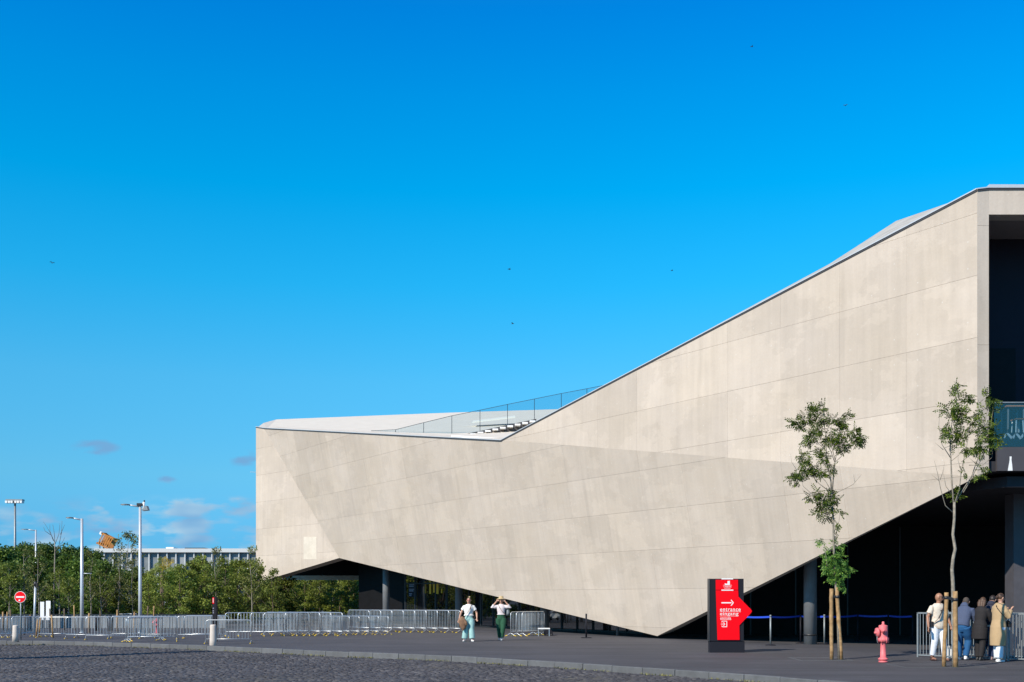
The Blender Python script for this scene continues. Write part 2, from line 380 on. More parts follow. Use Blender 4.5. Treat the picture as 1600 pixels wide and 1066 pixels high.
def asphalt_detail(m):
    nt = m.node_tree; N = nt.nodes; L = nt.links; b = N['Principled BSDF']
    src = b.inputs['Base Color'].links[0].from_socket
    tc = N.new('ShaderNodeTexCoord')
    def band(sc, scale, lo, hi, a, c, src):
        mp = N.new('ShaderNodeMapping'); mp.inputs['Scale'].default_value = sc; mp.inputs['Rotation'].default_value = (0, 0, R(4)); L.new(tc.outputs['Object'], mp.inputs[0])
        n = N.new('ShaderNodeTexNoise'); n.inputs['Scale'].default_value = scale; n.inputs['Detail'].default_value = 6; L.new(mp.outputs[0], n.inputs['Vector'])
        r = N.new('ShaderNodeMapRange'); L.new(n.outputs[0], r.inputs[0]); r.inputs[1].default_value = lo; r.inputs[2].default_value = hi; r.inputs[3].default_value = a; r.inputs[4].default_value = c
        mx = N.new('ShaderNodeMix'); mx.data_type = 'RGBA'; mx.blend_type = 'MULTIPLY'; mx.inputs[0].default_value = 1; L.new(src, mx.inputs[6]); L.new(r.outputs[0], mx.inputs[7]); return mx.outputs[2]
    s = band((0.25, 1.6, 1), 0.8, 0.35, 0.65, 0.83, 1.2, src)       # paving lanes
    s = band((1.2, 4.0, 1), 0.7, 0.64, 0.72, 1.0, 1.6, s)          # dusty scuffs
    s = band((1, 1, 1), 60, 0.3, 0.7, 0.7, 1.3, s)                  # aggregate
    s = band((1, 1, 1), 9, 0.74, 0.78, 1.0, 2.2, s)                 # small pale specks
    L.new(s, b.inputs['Base Color'])
asphalt_detail(M['asph'])
me.materials.append(M['asph']); po = bpy.data.objects.new('plaza', me); link(po, None, kind='structure')
# road bed under the cobbles
mb = MB(); mb.add([(-300, -40, RZ-0.011), (60, -40, RZ-0.011), (60, 43, RZ-0.011), (-300, 60, RZ-0.011)], [(0, 1, 2, 3)])
road = struct(mb, 'road', M['dust'])
# kerb of granite blocks
kr = bpy.data.objects.new('kerb', None); link(kr, None, kind='structure')
for i in range(len(kl)-1):
    a, b_ = kl[i], kl[i+1]
    if a.x < -32 or a.y < 14: continue
    t = (b_-a).normalized(); nrm = Vector((-t.y, t.x, 0)); g = 0.008
    mb = MB(); dz = random.uniform(-0.006, 0.006); dn = random.uniform(-0.006, 0.006)
    p = [a+t*g+nrm*dn, b_-t*g+nrm*dn, b_-t*g+nrm*(0.165+dn), a+t*g+nrm*(0.165+dn)]
    c = 0.015
    lo = [Vector((q.x, q.y, RZ-0.03)) for q in p]; mid = [Vector((q.x, q.y, 0.004+dz-c)) for q in p]
    hi = [Vector((q.x, q.y, 0.004+dz)) for q in (p[0]+nrm*c+t*c*0.5, p[1]+nrm*c-t*c*0.5, p[2]-nrm*c-t*c*0.5, p[3]-nrm*c+t*c*0.5)]
    mb.add(lo+mid+hi, [(0, 1, 5, 4), (1, 2, 6, 5), (2, 3, 7, 6), (3, 0, 4, 7), (4, 5, 9, 8), (5, 6, 10, 9), (6, 7, 11, 10), (7, 4, 8, 11), (8, 9, 10, 11)])
    mb.build('kerb_stone', M['kerb'], kr)
# cobbles: every stone real
def cobbles():
    pit = 0.118
    kx = np.array([p.x for p in kl]); ky = np.array([p.y for p in kl])
    # rows run along the kerb direction (rotated grid)
    th = R(-46); c, s = math.cos(th), math.sin(th)
    ii, jj = np.meshgrid(np.arange(-380, 380), np.arange(-320, 460)); ii = ii.ravel(); jj = jj.ravel()
    u = (ii+0.5*(jj % 2)+rng.uniform(-.09, .09, ii.size))*pit; v = (jj+rng.uniform(-.08, .08, ii.size)+0.25*np.sin(ii*0.11))*pit
    x = c*u-s*v-4; y = s*u+c*v+30
    order = np.argsort(kx); yk = np.interp(x, kx[order], ky[order])
    keep = (y < yk-0.06) & (y > 20.6) & (x > -0.47*y-4.5) & (x < 0.47*y+1) & (x < 9)
    x = x[keep]; y = y[keep]; n = x.size
    # keep stones clear of the kerb line measured across it
    d = np.full(n, 9.0)
    for i in range(len(kl)-1):
        ax, ay = kl[i].x, kl[i].y; bx, by = kl[i+1].x-ax, kl[i+1].y-ay; t = np.clip(((x-ax)*bx+(y-ay)*by)/(bx*bx+by*by), 0, 1)
        d = np.minimum(d, np.hypot(x-ax-t*bx, y-ay-t*by))
    k = d > 0.07; x = x[k]; y = y[k]; n = x.size
    h = rng.normal(RZ, 0.006, n)+0.012*np.sin(x*0.9)*np.sin(y*0.7)
    a = th+rng.normal(0, 0.08, n); w = pit*rng.uniform(.40, .475, n); l = pit*rng.uniform(.40, .475, n)
    tx = rng.normal(0, 0.05, n); ty = rng.normal(0, 0.05, n)
    V = np.zeros((n, 8, 3)); ca, sa = np.cos(a), np.sin(a)
    for q, (sx, sy) in enumerate(((-1, -1), (1, -1), (1, 1), (-1, 1))):
        for lvl, (f_, dz) in enumerate(((1.0, -0.014), (0.80, 0.004))):
            lx = sx*w*f_*rng.uniform(.93, 1.07, n); ly = sy*l*f_*rng.uniform(.93, 1.07, n)
            V[:, lvl*4+q, 0] = x+ca*lx-sa*ly; V[:, lvl*4+q, 1] = y+sa*lx+ca*ly
            V[:, lvl*4+q, 2] = h+dz+(lx*tx+ly*ty if lvl else 0)
    fb = np.array([[0, 1, 5, 4], [1, 2, 6, 5], [2, 3, 7, 6], [3, 0, 4, 7], [4, 5, 6, 7]])
    Fc = (fb[None]+8*np.arange(n)[:, None, None]).reshape(-1, 4)
    me = bpy.data.meshes.new('cobblestone'); me.vertices.add(n*8); me.vertices.foreach_set('co', V.ravel())
    me.loops.add(Fc.size); me.loops.foreach_set('vertex_index', Fc.ravel().astype(np.int32))
    me.polygons.add(len(Fc)); me.polygons.foreach_set('loop_start', np.arange(0, Fc.size, 4, dtype=np.int32)); me.polygons.foreach_set('loop_total', np.full(len(Fc), 4, np.int32))
    me.update(calc_edges=True); me.validate()
    m = mat('basalt_sett', (0.06, 0.058, 0.066), 0.7, spec=0.4, bump=0.4, bscale=90); nt = m.node_tree; N = nt.nodes; L = nt.links
    g = N.new('ShaderNodeNewGeometry'); cr = N.new('ShaderNodeValToRGB'); L.new(g.outputs['Random Per Island'], cr.inputs[0])
    cr.color_ramp.elements[0].color = (0.045, 0.042, 0.046, 1); cr.color_ramp.elements[1].color = (0.105, 0.098, 0.097, 1); q = cr.color_ramp.elements.new(0.7); q.color = (0.064, 0.060, 0.064, 1)
    nz = N.new('ShaderNodeTexNoise'); nz.inputs['Scale'].default_value = 0.5; tc = N.new('ShaderNodeTexCoord'); L.new(tc.outputs['Object'], nz.inputs['Vector'])
    mr = N.new('ShaderNodeMapRange'); L.new(nz.outputs[0], mr.inputs[0]); mr.inputs[1].default_value = .3; mr.inputs[2].default_value = .7; mr.inputs[3].default_value = .8; mr.inputs[4].default_value = 1.25
    mx = N.new('ShaderNodeMix'); mx.data_type = 'RGBA'; mx.blend_type = 'MULTIPLY'; mx.inputs[0].default_value = 1; L.new(cr.outputs[0], mx.inputs[6]); L.new(mr.outputs[0], mx.inputs[7]); L.new(mx.outputs[2], N['Principled BSDF'].inputs['Base Color'])
    me.materials.append(m); o = bpy.data.objects.new('cobblestones', me); link(o, road, kind='stuff')
    # a few of the nearest stones picked out one by one
    print('cobbles', n)
cobbles()
# weeds and grit in the joint in front of the kerb
mb = MB()
for i in range(3200):
    k = random.randrange(len(kl)-1)
    if kl[k].y < 20 or kl[k].x < -24 or math.sin(k*2.3)+random.random() < 0.4: continue
    q = kl[k].lerp(kl[k+1], random.random()); t = (kl[k+1]-kl[k]).normalized(); nrm = Vector((-t.y, t.x, 0))
    b0 = q-nrm*random.uniform(0.01, 0.08); b0.z = RZ-0.01
    for j in range(4):
        a = random.uniform(0, 6.28); hh = random.uniform(0.02, 0.075); d = Vector((math.cos(a), math.sin(a), 0))
        mb.add([b0+d.cross(Vector((0, 0, 1)))*0.010, b0-d.cross(Vector((0, 0, 1)))*0.010, b0+d*hh*0.7+Vector((0, 0, hh))], [(0, 1, 2)])
struct(mb, 'weeds', mat('dry_weed', (0.22, 0.21, 0.08), 0.8, objvar=0.1), kind='stuff', label='dry weeds growing in the gutter along the kerb')

# ------------------------------------------------------------------ the concrete building
VP = -350.0; LEAN = R(11)
G = P(1527, 296, 31.5); Fp = P(1527, 745, 31.5)
u0 = Vector((VP-800, F, 0)).normalized(); nU = Vector((-u0.y, u0.x, 0))
D = hit(783, 688, Fp, nU)
ax = (D-Fp).normalized()
cands = [nU*math.cos(s*LEAN)+ax.cross(nU)*math.sin(s*LEAN) for s in (1, -1)]
nL = [n for n in cands if n.z < 0][0].normalized()
E = hit(1027, 994, Fp, nL); Cc = hit(530, 872, Fp, nL); A2 = hit(412, 669, Fp, nL)
hh = (Cc-A2).normalized(); nS = hh.cross(Vector((0, 0, 1))).normalized()
if nS.y > 0: nS = -nS
A = hit(400, 667, Cc, nS); B = hit(400, 911, Cc, nS)
BL = Vector((0, 60, 0))
bld = root('concrete_building', 'long pale concrete building with folded faceted walls hovering over a dark undercroft', 'building', BL)
def clip(poly, p, n):   # keep the side where (q-p).n <= 0
    out = []
    for i in range(len(poly)):
        a, b_ = poly[i], poly[(i+1) % len(poly)]; da = (a-p).dot(n); db = (b_-p).dot(n)
        if da <= 0: out.append(a)
        if (da < 0 < db) or (db < 0 < da): out.append(a+(b_-a)*(da/(da-db)))
    return out
def area(poly):
    s = Vector((0, 0, 0))
    for i in range(1, len(poly)-1): s += (poly[i]-poly[0]).cross(poly[i+1]-poly[0])
    return s.length/2
def facet(pts, n, org, cw, ch, uo=0.0, vo=0.0, core=0.75, inner=None, gh=0.006, gv=0.003):
    """Cast facet as separate panels on a solid core."""
    n = n.normalized(); h = Vector((0, 0, 1)).cross(n).normalized(); v = n.cross(h).normalized()
    if v.z < 0: v = -v
    cen = sum(pts, Vector())/len(pts); T = 0.03
    us = [(p-org).dot(h) for p in pts]; vs_ = [(p-org).dot(v) for p in pts]
    for i in range(math.floor((min(us)-uo)/cw), math.ceil((max(us)-uo)/cw)):
        for j in range(math.floor((min(vs_)-vo)/ch), math.ceil((max(vs_)-vo)/ch)):
            u1, u2 = uo+i*cw+gv/2, uo+(i+1)*cw-gv/2; v1, v2 = vo+j*ch+gh/2, vo+(j+1)*ch-gh/2
            cell = [org+h*a+v*b_ for a, b_ in ((u1, v1), (u2, v1), (u2, v2), (u1, v2))]
            for k in range(len(pts)):
                a, b_ = pts[k], pts[(k+1) % len(pts)]; en = (b_-a).cross(n)
                if (cen-a).dot(en) > 0: en = -en
                cell = clip(cell, a, en)
                if len(cell) < 3: break
            if len(cell) < 3 or area(cell) < 0.0008: continue
            dn = random.uniform(0, 0.004)
            face = [p+n*dn for p in cell]
            mb = MB(); mb.prism(face, -n*(T+dn))
            me = mb.mesh('panel', M['conc'], BL)
            uvl = me.uv_layers.new(name='UVMap'); pu = random.uniform(-0.0, 0.0)
            for lp in me.loops:
                q = me.vertices[lp.vertex_index].co+BL-org; uvl.data[lp.index].uv = (q.dot(h)+7*abs(n.z), q.dot(v))
            link(bpy.data.objects.new('panel', me), bld)
    mb = MB(); ou = [p-n*T for p in pts]; inn = [p+(inner[i] if inner and i in inner else -n*core) for i, p in enumerate(ou)]; q = len(pts)
    mb.add(ou+inn, [tuple(range(q)), tuple(range(2*q-1, q-1, -1))]+[(i, i+q, (i+1) % q+q, (i+1) % q) for i in range(q)]); mb.build('wall_core', M['conc_in'], bld, off=BL)
facet([D, G, Fp], nU, Fp, 2.5, 1.72, 0.15, 0.42, core=.3, inner={1: Vector((.27, .5, 0)), 2: Vector((.27, .5, 0))})
facet([A2, D, Fp, E, Cc], nL, Fp, 2.5, 1.55, 0.15, 0.05, inner={2: Vector((.27, .75, .06))})
facet([A, A2, Cc, B], nS, Cc, 2.5, 1.85, 0.6, 0.4)
def patch(px0, px1, py0, py1, p0, n, m):
    c = [hit(x, y, p0, n)+n*0.006 for x, y in ((px0, py0), (px1, py0), (px1, py1), (px0, py1))]
    mb = MB(); mb.prism(c, -n*.012); me = mb.mesh('repair_patch', m, BL); uvl = me.uv_layers.new(name='UVMap')
    for lp in me.loops: q = me.vertices[lp.vertex_index].co; uvl.data[lp.index].uv = (q.y, q.z)
    link(bpy.data.objects.new('repair_patch', me), bld)
M['conc2'] = concrete('fresh_repair_mortar', (0.60, 0.53, 0.43), dots=False)
patch(474.5, 494.5, 839, 874, Cc, nS, M['conc2'])
# right end: pier strip, lintel
Yr = 31.5
Gr = P(1545, 294, 31.53); Fr = P(1545, 737, 31.62)
nE = (Gr-G).cross(Vector((0, 0, 1))).normalized()
if nE.y > 0: nE = -nE
Fp2 = Vector((Fp.x, Fp.y, Fp.z)); Frr = Vector((Gr.x, Gr.y, Z_(737, 31.62)))
facet([G, Gr, Frr, Fp2], nE, G, 6.0, 3.3, -3, -7.6, core=0.4)
nR = Vector((0, -1, 0)); XR = 42.0
lt = Z_(337, 31.62)
facet([Gr, Vector((XR, 31.62, Gr.z)), Vector((XR, 31.62, lt)), Vector((Gr.x, 31.62, lt))], nR, Gr, 4.0, 3.0, 0, -1.5, core=0.4)
# roof slabs
R0 = P(412, 661, 84); R1 = P(432, 655.5, 92); R2 = P(700, 645, 90); R3 = P(873, 639.5, 86); R4 = P(1010, 636, 80)
Q = Vector((D.x+6.5, D.y-4.5, D.z-0.1))
mb = MB(); dz = Vector((0, 0, -0.05))
Ai = A+Vector((0.12, 0.1, 0.0)); Di = D+Vector((0.2, 0.1, -0.02))
mb.add([Ai, A2+Vector((.2, .1, -.02)), Di, Q, R4, R3, R2, R1, R0], [(0, 1, 8), (1, 7, 8), (1, 2, 6), (1, 6, 7), (2, 5, 6), (2, 3, 5), (3, 4, 5)])
roofL = mb.build('roof', M['roof'], bld, off=BL)
mb = MB()   # upper roof behind the sloping parapet
E1 = P(1262, 428, 0) if 0 else None
def onU(px, py): return hit(px, py, Fp, nU)
e0, e1, e2, e3 = onU(930, 609), onU(1290, 416), onU(1400, 360), onU(1500, 309)
back = [P(1000, 640, 62), P(1296, 412.5, 40.5), P(1400, 345.5, 41), P(1480, 318, 37.5), P(1529, 296.5, 33.2), Vector((XR, 33, Gr.z-0.15))]
far_ = [Vector((10, 80, 9)), Vector((18, 70, 9)), Vector((24, 66, 10)), Vector((30, 64, 10)), Vector((36, 62, 10)), Vector((XR, 62, 9))]
ins = -nU*0.12
edge = [D+ins, e1+ins+dz, e2+ins+dz, e3+ins+dz, G+ins+dz, Gr+Vector((0.1, 0.1, -.05))]
allv = edge+back+far_
fs = []
for i in range(5): fs += [(i, i+1, 6+i+1, 6+i), (6+i, 6+i+1, 12+i+1, 12+i)]
mb.add(allv, fs); mb.add([Gr+Vector((.1, .1, -.05)), Vector((XR, 31.8, Gr.z-.05)), Vector((XR, 33, Gr.z-0.15))], [(0, 1, 2)])
up = mb.build('upper_roof', mat('stained_roof_concrete', (0.40, 0.38, 0.34), 0.85, var=0.2, scale=1.5, bump=0.3, bscale=10), bld, off=BL)
# parapet copings: pale zinc strip over a dark drip edge
def coping(a, b_, nrm, w=0.22, t=0.03, up_=0.0):
    d = (b_-a).normalized(); upv = Vector((0, 0, 1)); n = nrm.normalized()
    mb = MB(); a0 = a+n*0.035; b0 = b_+n*0.035
    mb.prism([a0, b0, b0-n*w, a0-n*w], upv*t); mb.build('coping', M['cap'], bld, off=BL)
    mb = MB(); a0 = a+n*0.02-upv*0.06; b0 = b_+n*0.02-upv*0.06
    mb.prism([a0, b0, b0-n*0.015, a0-n*0.015], upv*0.058); mb.build('drip_edge', M['drip'], bld, off=BL)
coping(A, A2, nS); coping(A2, D, Vector((nL.x, nL.y, 0))); coping(D, G, nU); coping(G, Gr, nE); coping(Gr, Vector((XR, 31.62, Gr.z)), nR, t=0.09)
# white inner kerb at the valley of the roof
mb = MB(); a = P(705, 682.5, 56.2); b_ = P(781, 687, 53.4)
mb.prism([a, b_, b_+Vector((.3, .35, 0)), a+Vector((.3, .35, 0))], (0, 0, 0.07)); mb.build('roof_kerb', M['white'], bld, off=BL)
# seating steps on the roof
st = bpy.data.objects.new('roof_stair', None); link(st, bld)
mb = MB(); a = P(722, 682.5, 59.6); b_ = P(838, 657.5, 59.6)
mb.prism([a+Vector((0, 0, -.45)), b_+Vector((0, 0, -.45)), b_+Vector((0, 0, .1)), a+Vector((0, 0, .1))], (0, 0.25, 0)); mb.build('stringer', M['drip'], st, off=BL)
for i in range(9):
    c = P(739+i*11.6, 678.6-i*2.52, 59.2)
    mb = MB(); mb.box((c.x-.14, c.y-.1, c.z-.05), (c.x+.15, c.y+.5, c.z+.03)); mb.build('tread', M['white'], st, off=BL)
mb = MB(); c1 = P(738, 661, 66); c2 = P(805, 653, 66); d = Vector((0, 1.6, .34))
mb.prism([c1, c2, c2+d, c1+d], (0, 0, .05)); mb.build('skylight', M['roof2'], bld, off=BL)
# rear: side walls of the far edge and its pale beam
mb = MB(); 
def wall_strip(mb, a, b_, z0, z1, t=(0, .4, 0)):
    mb.prism([Vector((a[0], a[1], z0)), Vector((b_[0], b_[1], z0)), Vector((b_[0], b_[1], z1)), Vector((a[0], a[1], z1))], t)
yb = 93.0; xa = X_(412, yb); xb = X_(566, yb)
wall_strip(mb, (xa, yb), (xb, yb), Z_(906.3, yb), Z_(899.5, yb)); mb.build('rear_beam', M['conc_in'], bld, off=BL)
mb = MB(); wall_strip(mb, (xa, yb+.05), (45, yb+.05), Z_(899.5, yb), 13.0); mb.build('rear_wall', M['black'], bld, off=BL)
mb = MB(); mb.prism([Vector((B.x+.5, B.y+.6, 4.6)), Vector((xa, yb, 4.6)), Vector((xa, yb, 13)), Vector((B.x+.5, B.y+.6, 13))], (.3, 0, 0)); mb.build('end_wall', M['conc_in'], bld, off=BL)
# dark soffit
poly = [(13.9, 31.95), (-.9+1.0, 53.3), (-9.4, 70.6), (-16.4, 79.2), (xa+.2, yb), (45, yb), (45, 31.95)]
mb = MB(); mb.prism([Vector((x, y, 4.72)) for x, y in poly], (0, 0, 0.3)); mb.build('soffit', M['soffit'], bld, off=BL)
# undercroft walls
def seg_wall(p, q, z0, z1, m, name='undercroft_wall', t=0.2, par=bld):
    d = (Vector(q)-Vector(p)).normalized(); n_ = Vector((-d.y, d.x, 0))
    if n_.y < 0: n_ = -n_
    mb = MB(); mb.prism([Vector((*p, z0)), Vector((*q, z0)), Vector((*q, z1)), Vector((*p, z1))], n_*t); return mb.build(name, m, par, off=BL)
g0 = (X_(633, 70), 70.0); g1 = (5.9, 50.7)
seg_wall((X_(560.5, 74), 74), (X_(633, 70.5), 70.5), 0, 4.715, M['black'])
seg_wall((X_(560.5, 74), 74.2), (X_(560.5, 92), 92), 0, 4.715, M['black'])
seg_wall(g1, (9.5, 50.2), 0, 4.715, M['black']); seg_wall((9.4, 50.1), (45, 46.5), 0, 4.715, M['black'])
gd = Vector((g1[0]-g0[0], g1[1]-g0[1])); L_ = gd.length; gd.normalize(); nb = 18
for i in range(nb):
    p = Vector(g0)+gd*(L_*i/nb+0.03); q = Vector(g0)+gd*(L_*(i+1)/nb-0.03)
    seg_wall(p, q, 0.12, 4.6, M['glassdark'], 'pane', 0.02)
    mb = MB(); c = Vector(g0)+gd*(L_*i/nb); mb.box((c.x-.035, c.y-.09, 0), (c.x+.035, c.y+.06, 4.71)); mb.build('mullion', M['mull'], bld, off=BL)
for z in (0.06, 2.5):
    p = Vector(g0)-Vector((.05, .02)); q = Vector(g1)-Vector((.05, .02)); seg_wall(p, q, z-.05, z+.03, M['mull'], 'rail', 0.05)
# doors and cladding seams in the black wall on the right
for i, px in enumerate((1118, 1180, 1250, 1330, 1410, 1490)):
    Y = 50.1+(X_(px, 49)-9.4)*(-3.6/35.6)
    mb = MB(); x = X_(px, 49); mb.box((x-.03, Y-.05, 0), (x+.03, Y-.003, 4.7)); mb.build('cladding_joint', M['mull'], bld, off=BL)
# columns of the undercroft
M['cold'] = mat('dark_column_paint', (0.07, 0.066, 0.075), 0.6, var=0.12, scale=4)
M['colm'] = mat('grey_column_paint', (0.15, 0.16, 0.17), 0.6, var=0.12, scale=4)
def column(px, Y, r, ring=None, square=False):
    x = X_(px, Y); mb = MB()
    if square: mb.box((x, Y-.35, 0), (x+r, Y+.35, 4.715))
    else: mb.lathe([(r, 0), (r, 4.715)], 20, M=Matrix.Translation((x, Y, 0)))
    o = mb.build('column', M['colm'], bld, off=BL)
    if ring: mb = MB(); mb.lathe([(r+.012, ring), (r+.012, ring+.06)], 20, M=Matrix.Translation((x, Y, 0))); mb.build('column_band', M['dark'], o, off=BL)
column(1266, 39.6, .225, ring=.3); column(603.5, 69.5, .22); column(717, 63.2, .21); column(851, 54, .2); column(965, 48.6, .06)
x = X_(1577, 34.2)
mb = MB(); mb.box((x, 33.9, 0), (x+.62, 34.5, 5.0)); mb.build('column', M['cold'], bld, off=BL)
mb = MB(); mb.box((x+1.5, 36, 0), (x+2.1, 36.6, 5.0)); mb.build('column', M['cold'], bld, off=BL)
# loggia at the right end
zf = Z_(737, 31.7)
xg = Gr.x
mb = MB(); mb.box((xg-.25, 31.9, lt+.002), (XR, 33.9, lt+.25)); mb.build('loggia_ceiling', mat('loggia_soffit_render', (0.30, 0.27, 0.255), .8), bld, off=BL)
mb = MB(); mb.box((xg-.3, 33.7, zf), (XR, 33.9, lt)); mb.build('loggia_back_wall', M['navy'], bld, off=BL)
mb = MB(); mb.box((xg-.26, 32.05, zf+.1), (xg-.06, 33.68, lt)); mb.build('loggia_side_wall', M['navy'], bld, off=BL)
xd = X_(1586, 33.68); zd = Z_(545, 33.68)
mb = MB(); mb.box((xg-.05, 33.64, zf+.3), (xd, 33.69, zd)); mb.build('loggia_door', M['black'], bld, off=BL)
mb = MB(); mb.box((xg+.002, 31.66, zf), (XR, 33.65, zf+.28)); mb.build('loggia_floor', M['soffit'], bld, off=BL)
xf = X_(1557, 31.6); zt = Z_(699, 31.6)
mb = MB(); mb.box((xf, 31.55, zf+.005), (XR, 31.655, zt)); fas = mb.build('fascia', M['navy2'], bld, off=BL)
# pale tower-shaped emblem on the fascia
Yf = 31.546; ex = X_(1579, Yf); ez = zf+.01; k = Yf/F
mb = MB(); mb.prism([Vector((ex+a*k, Yf, ez+b_*k)) for a, b_ in ((-4.2, 0), (3.2, 0), (2.4, 10), (1.4, 17), (1.8, 22), (-1.4, 22), (-1.2, 17), (-2.6, 9))], (0, .004, 0)); mb.build('emblem', M['white'], fas, off=BL)
# balcony glass: panes with a slim rail
def glass_mat(name, col, a=0.35, rough=0.02, tint=(0.80, 0.90, 0.95, 1)):
    m = bpy.data.materials.new(name); m.use_nodes = True; nt = m.node_tree; N = nt.nodes; L = nt.links
    b = N['Principled BSDF']; b.inputs['Base Color'].default_value = (*col, 1); b.inputs['Roughness'].default_value = rough; b.inputs['IOR'].default_value = 1.5
    tr = N.new('ShaderNodeBsdfTransparent'); tr.inputs[0].default_value = tint; mx = N.new('ShaderNodeMixShader'); mx.inputs[0].default_value = a
    L.new(tr.outputs[0], mx.inputs[1]); L.new(b.outputs[0], mx.inputs[2]); L.new(mx.outputs[0], N['Material Output'].inputs[0]); return m
M['bglass'] = glass_mat('balcony_glass', (0.03, 0.13, 0.18), 0.25)
M['rglass'] = glass_mat('roof_glass', (0.08, 0.14, 0.16), 0.045, tint=(0.90, 0.945, 0.96, 1))
zr = Z_(630, 31.6); x0 = X_(1553, 31.6)
for i in range(8):
    xx = x0+i*1.5; mb = MB(); mb.box((xx, 31.58, zt+.01), (xx+1.49, 31.60, zr)); mb.build('glass_panel', M['bglass'], bld, off=BL)
mb = MB(); mb.box((x0, 31.565, zr), (x0+12, 31.615, zr+.03)); mb.build('handrail', M['galvd'], bld, off=BL)
# glass balustrade up the roof slope
bp_ = [(580, 673.2, 681), (618, 671.5, 681.2), (662, 660.5, 681.8), (706, 649.8, 682.2), (750, 641, 673), (793, 632, 664.5), (835, 623.5, 656.3), (877, 615, 648), (917, 607.5, 640), (950, 601, 633)]
GY = (67.5, 64.8, 62.6, 60.5)
for i in range(len(bp_)-1):
    a, b_ = bp_[i], bp_[i+1]
    Ya, Yc_ = GY[min(i, 3)], GY[min(i+1, 3)]; a0, a1 = P(a[0], a[1], Ya), P(a[0], a[2]+6, Ya); b0, b1 = P(b_[0], b_[1], Yc_), P(b_[0], b_[2]+6, Yc_)
    mb = MB(); mb.prism([a0, b0, b1, a1], (0, .02, 0)); mb.build('glass_panel', M['rglass'], bld, off=BL)
    if i: mb = MB(); mb.bar(a1+Vector((0, -.01, 0)), a0+Vector((0, -.01, 0)), .028, .03); mb.build('baluster', M['mull'], bld, off=BL)
    mb = MB(); mb.bar(a0, b0, .03, .02); mb.build('handrail', M['mull'], bld, off=BL)
# little antenna on the far corner
mb = MB(); q = P(400, 738, 79.5); mb.bar(q, q+Vector((-.42, 0, 0.02)), .03, .03); mb.build('bracket', M['galv'], bld, off=BL)
# yellow reflections painted as flat strips on the glazing, and an information board
def at_glass(px, off=0.06):   # point on the glazing line for a pixel column
    k = (px-800)/F; s = (k*g0[1]-g0[0])/(gd.x-k*gd.y); return Vector((g0[0]+gd.x*s, g0[1]+gd.y*s, 0))-Vector((-gd.y*-1, 0, 0))*0
gn = Vector((gd.y, -gd.x, 0)); gn = gn if gn.y < 0 else -gn
def sticker(px0, px1, py0, py1, m, name, lift=0.012):
    a, b_ = at_glass(px0), at_glass(px1); a = a+gn*lift; b_ = b_+gn*lift
    mb = MB(); mb.prism([Vector((a.x, a.y, Z_(py1, a.y))), Vector((b_.x, b_.y, Z_(py1, b_.y))), Vector((b_.x, b_.y, Z_(py0, b_.y))), Vector((a.x, a.y, Z_(py0, a.y)))], gn*0.006)
    return mb.build(name, m, bld, off=BL)
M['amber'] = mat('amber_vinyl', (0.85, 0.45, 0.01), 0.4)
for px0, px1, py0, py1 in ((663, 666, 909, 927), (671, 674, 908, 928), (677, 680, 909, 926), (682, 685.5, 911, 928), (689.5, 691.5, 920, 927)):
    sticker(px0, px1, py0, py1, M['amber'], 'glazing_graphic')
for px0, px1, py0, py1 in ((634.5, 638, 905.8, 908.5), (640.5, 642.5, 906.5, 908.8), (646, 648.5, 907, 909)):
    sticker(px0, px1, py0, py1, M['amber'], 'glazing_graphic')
sticker(638.5, 651.5, 910, 933, M['tote'], 'information_board')
M['dimtext'] = mat('grey_print', (0.22, 0.22, 0.27), 0.6)
for py0, py1, px1 in ((913, 918, 648), (920, 924.5, 647.5), (927, 930, 644.5)):
    for r in range(2):
        sticker(640, px1-r*1.0, py0+r*2.6, py0+1.8+r*2.6, M['dimtext'], 'board_text', 0.025)
# ------------------------------------------------------------------ wayfinding pillar sign
SY = 33.5; sk = SY/F; S0 = Vector((X_(1136, SY), SY, 0))
sg = root('wayfinding_sign', 'black upright pillar sign with a red arrow-shaped panel reading entrance, standing on the plaza', 'sign', S0)
def sp_(px, py, y=0): return Vector(((px-1136)*sk, y, (1020-py)*sk))
mb = MB(); mb.box((-26.5*sk, 0, 0), (27.5*sk, .32, 17.8*sk)); mb.build('plinth', M['tote'], sg)
mb = MB(); mb.box((-27.5*sk, -.02, 18.3*sk), (25.8*sk, .30, 115.5*sk)); mb.box((-27.9*sk, -.03, 18.3*sk), (-26.6*sk, .31, 115.7*sk), 1); mb.build('body', [M['tote'], M['mull']], sg)
red = [(1118.2, 922.6), (1152.8, 922.6), (1153.4, 932.6), (1172.6, 952), (1174.1, 954.3), (1174.1, 956), (1172.6, 958.3), (1154.8, 977.3), (1155.2, 1000), (1120.7, 1000)]
mb = MB(); mb.prism([sp_(*p, -.05) for p in red], (0, .028, 0)); rp = mb.build('arrow_panel', M['red'], sg)
mb = MB(); mb.prism([sp_(*p, -.05) for p in ((1118, 906.2), (1152.6, 906.2), (1152.8, 921.9), (1118.2, 921.9))], (0, .028, 0)); tp = mb.build('header_panel', M['red'], sg)
yf = -.0525
def flat(poly, par, name, m=M['white'], y=yf): mb = MB(); mb.prism([sp_(*p, y) for p in poly], (0, .004, 0)); return mb.build(name, m, par)
flat(((1126.8, 903.8), (1145, 903.8), (1145, 905.6), (1126.8, 905.6)), tp, 'white_bar', y=-.056)
flat(((1126.8, 921.6), (1145.2, 921.6), (1145.2, 923.2), (1126.8, 923.2)), tp, 'white_bar', y=-.056)
flat(((1136.2, 908.2), (1139.8, 907.7), (1140, 914.2), (1132, 914.2), (1132, 911.6), (1134.2, 912.4), (1136.2, 912.2)), tp, 'emblem')
flat(((1129.5, 914.5), (1142.8, 914.5), (1142.8, 914.9), (1129.5, 914.9)), tp, 'emblem_line')
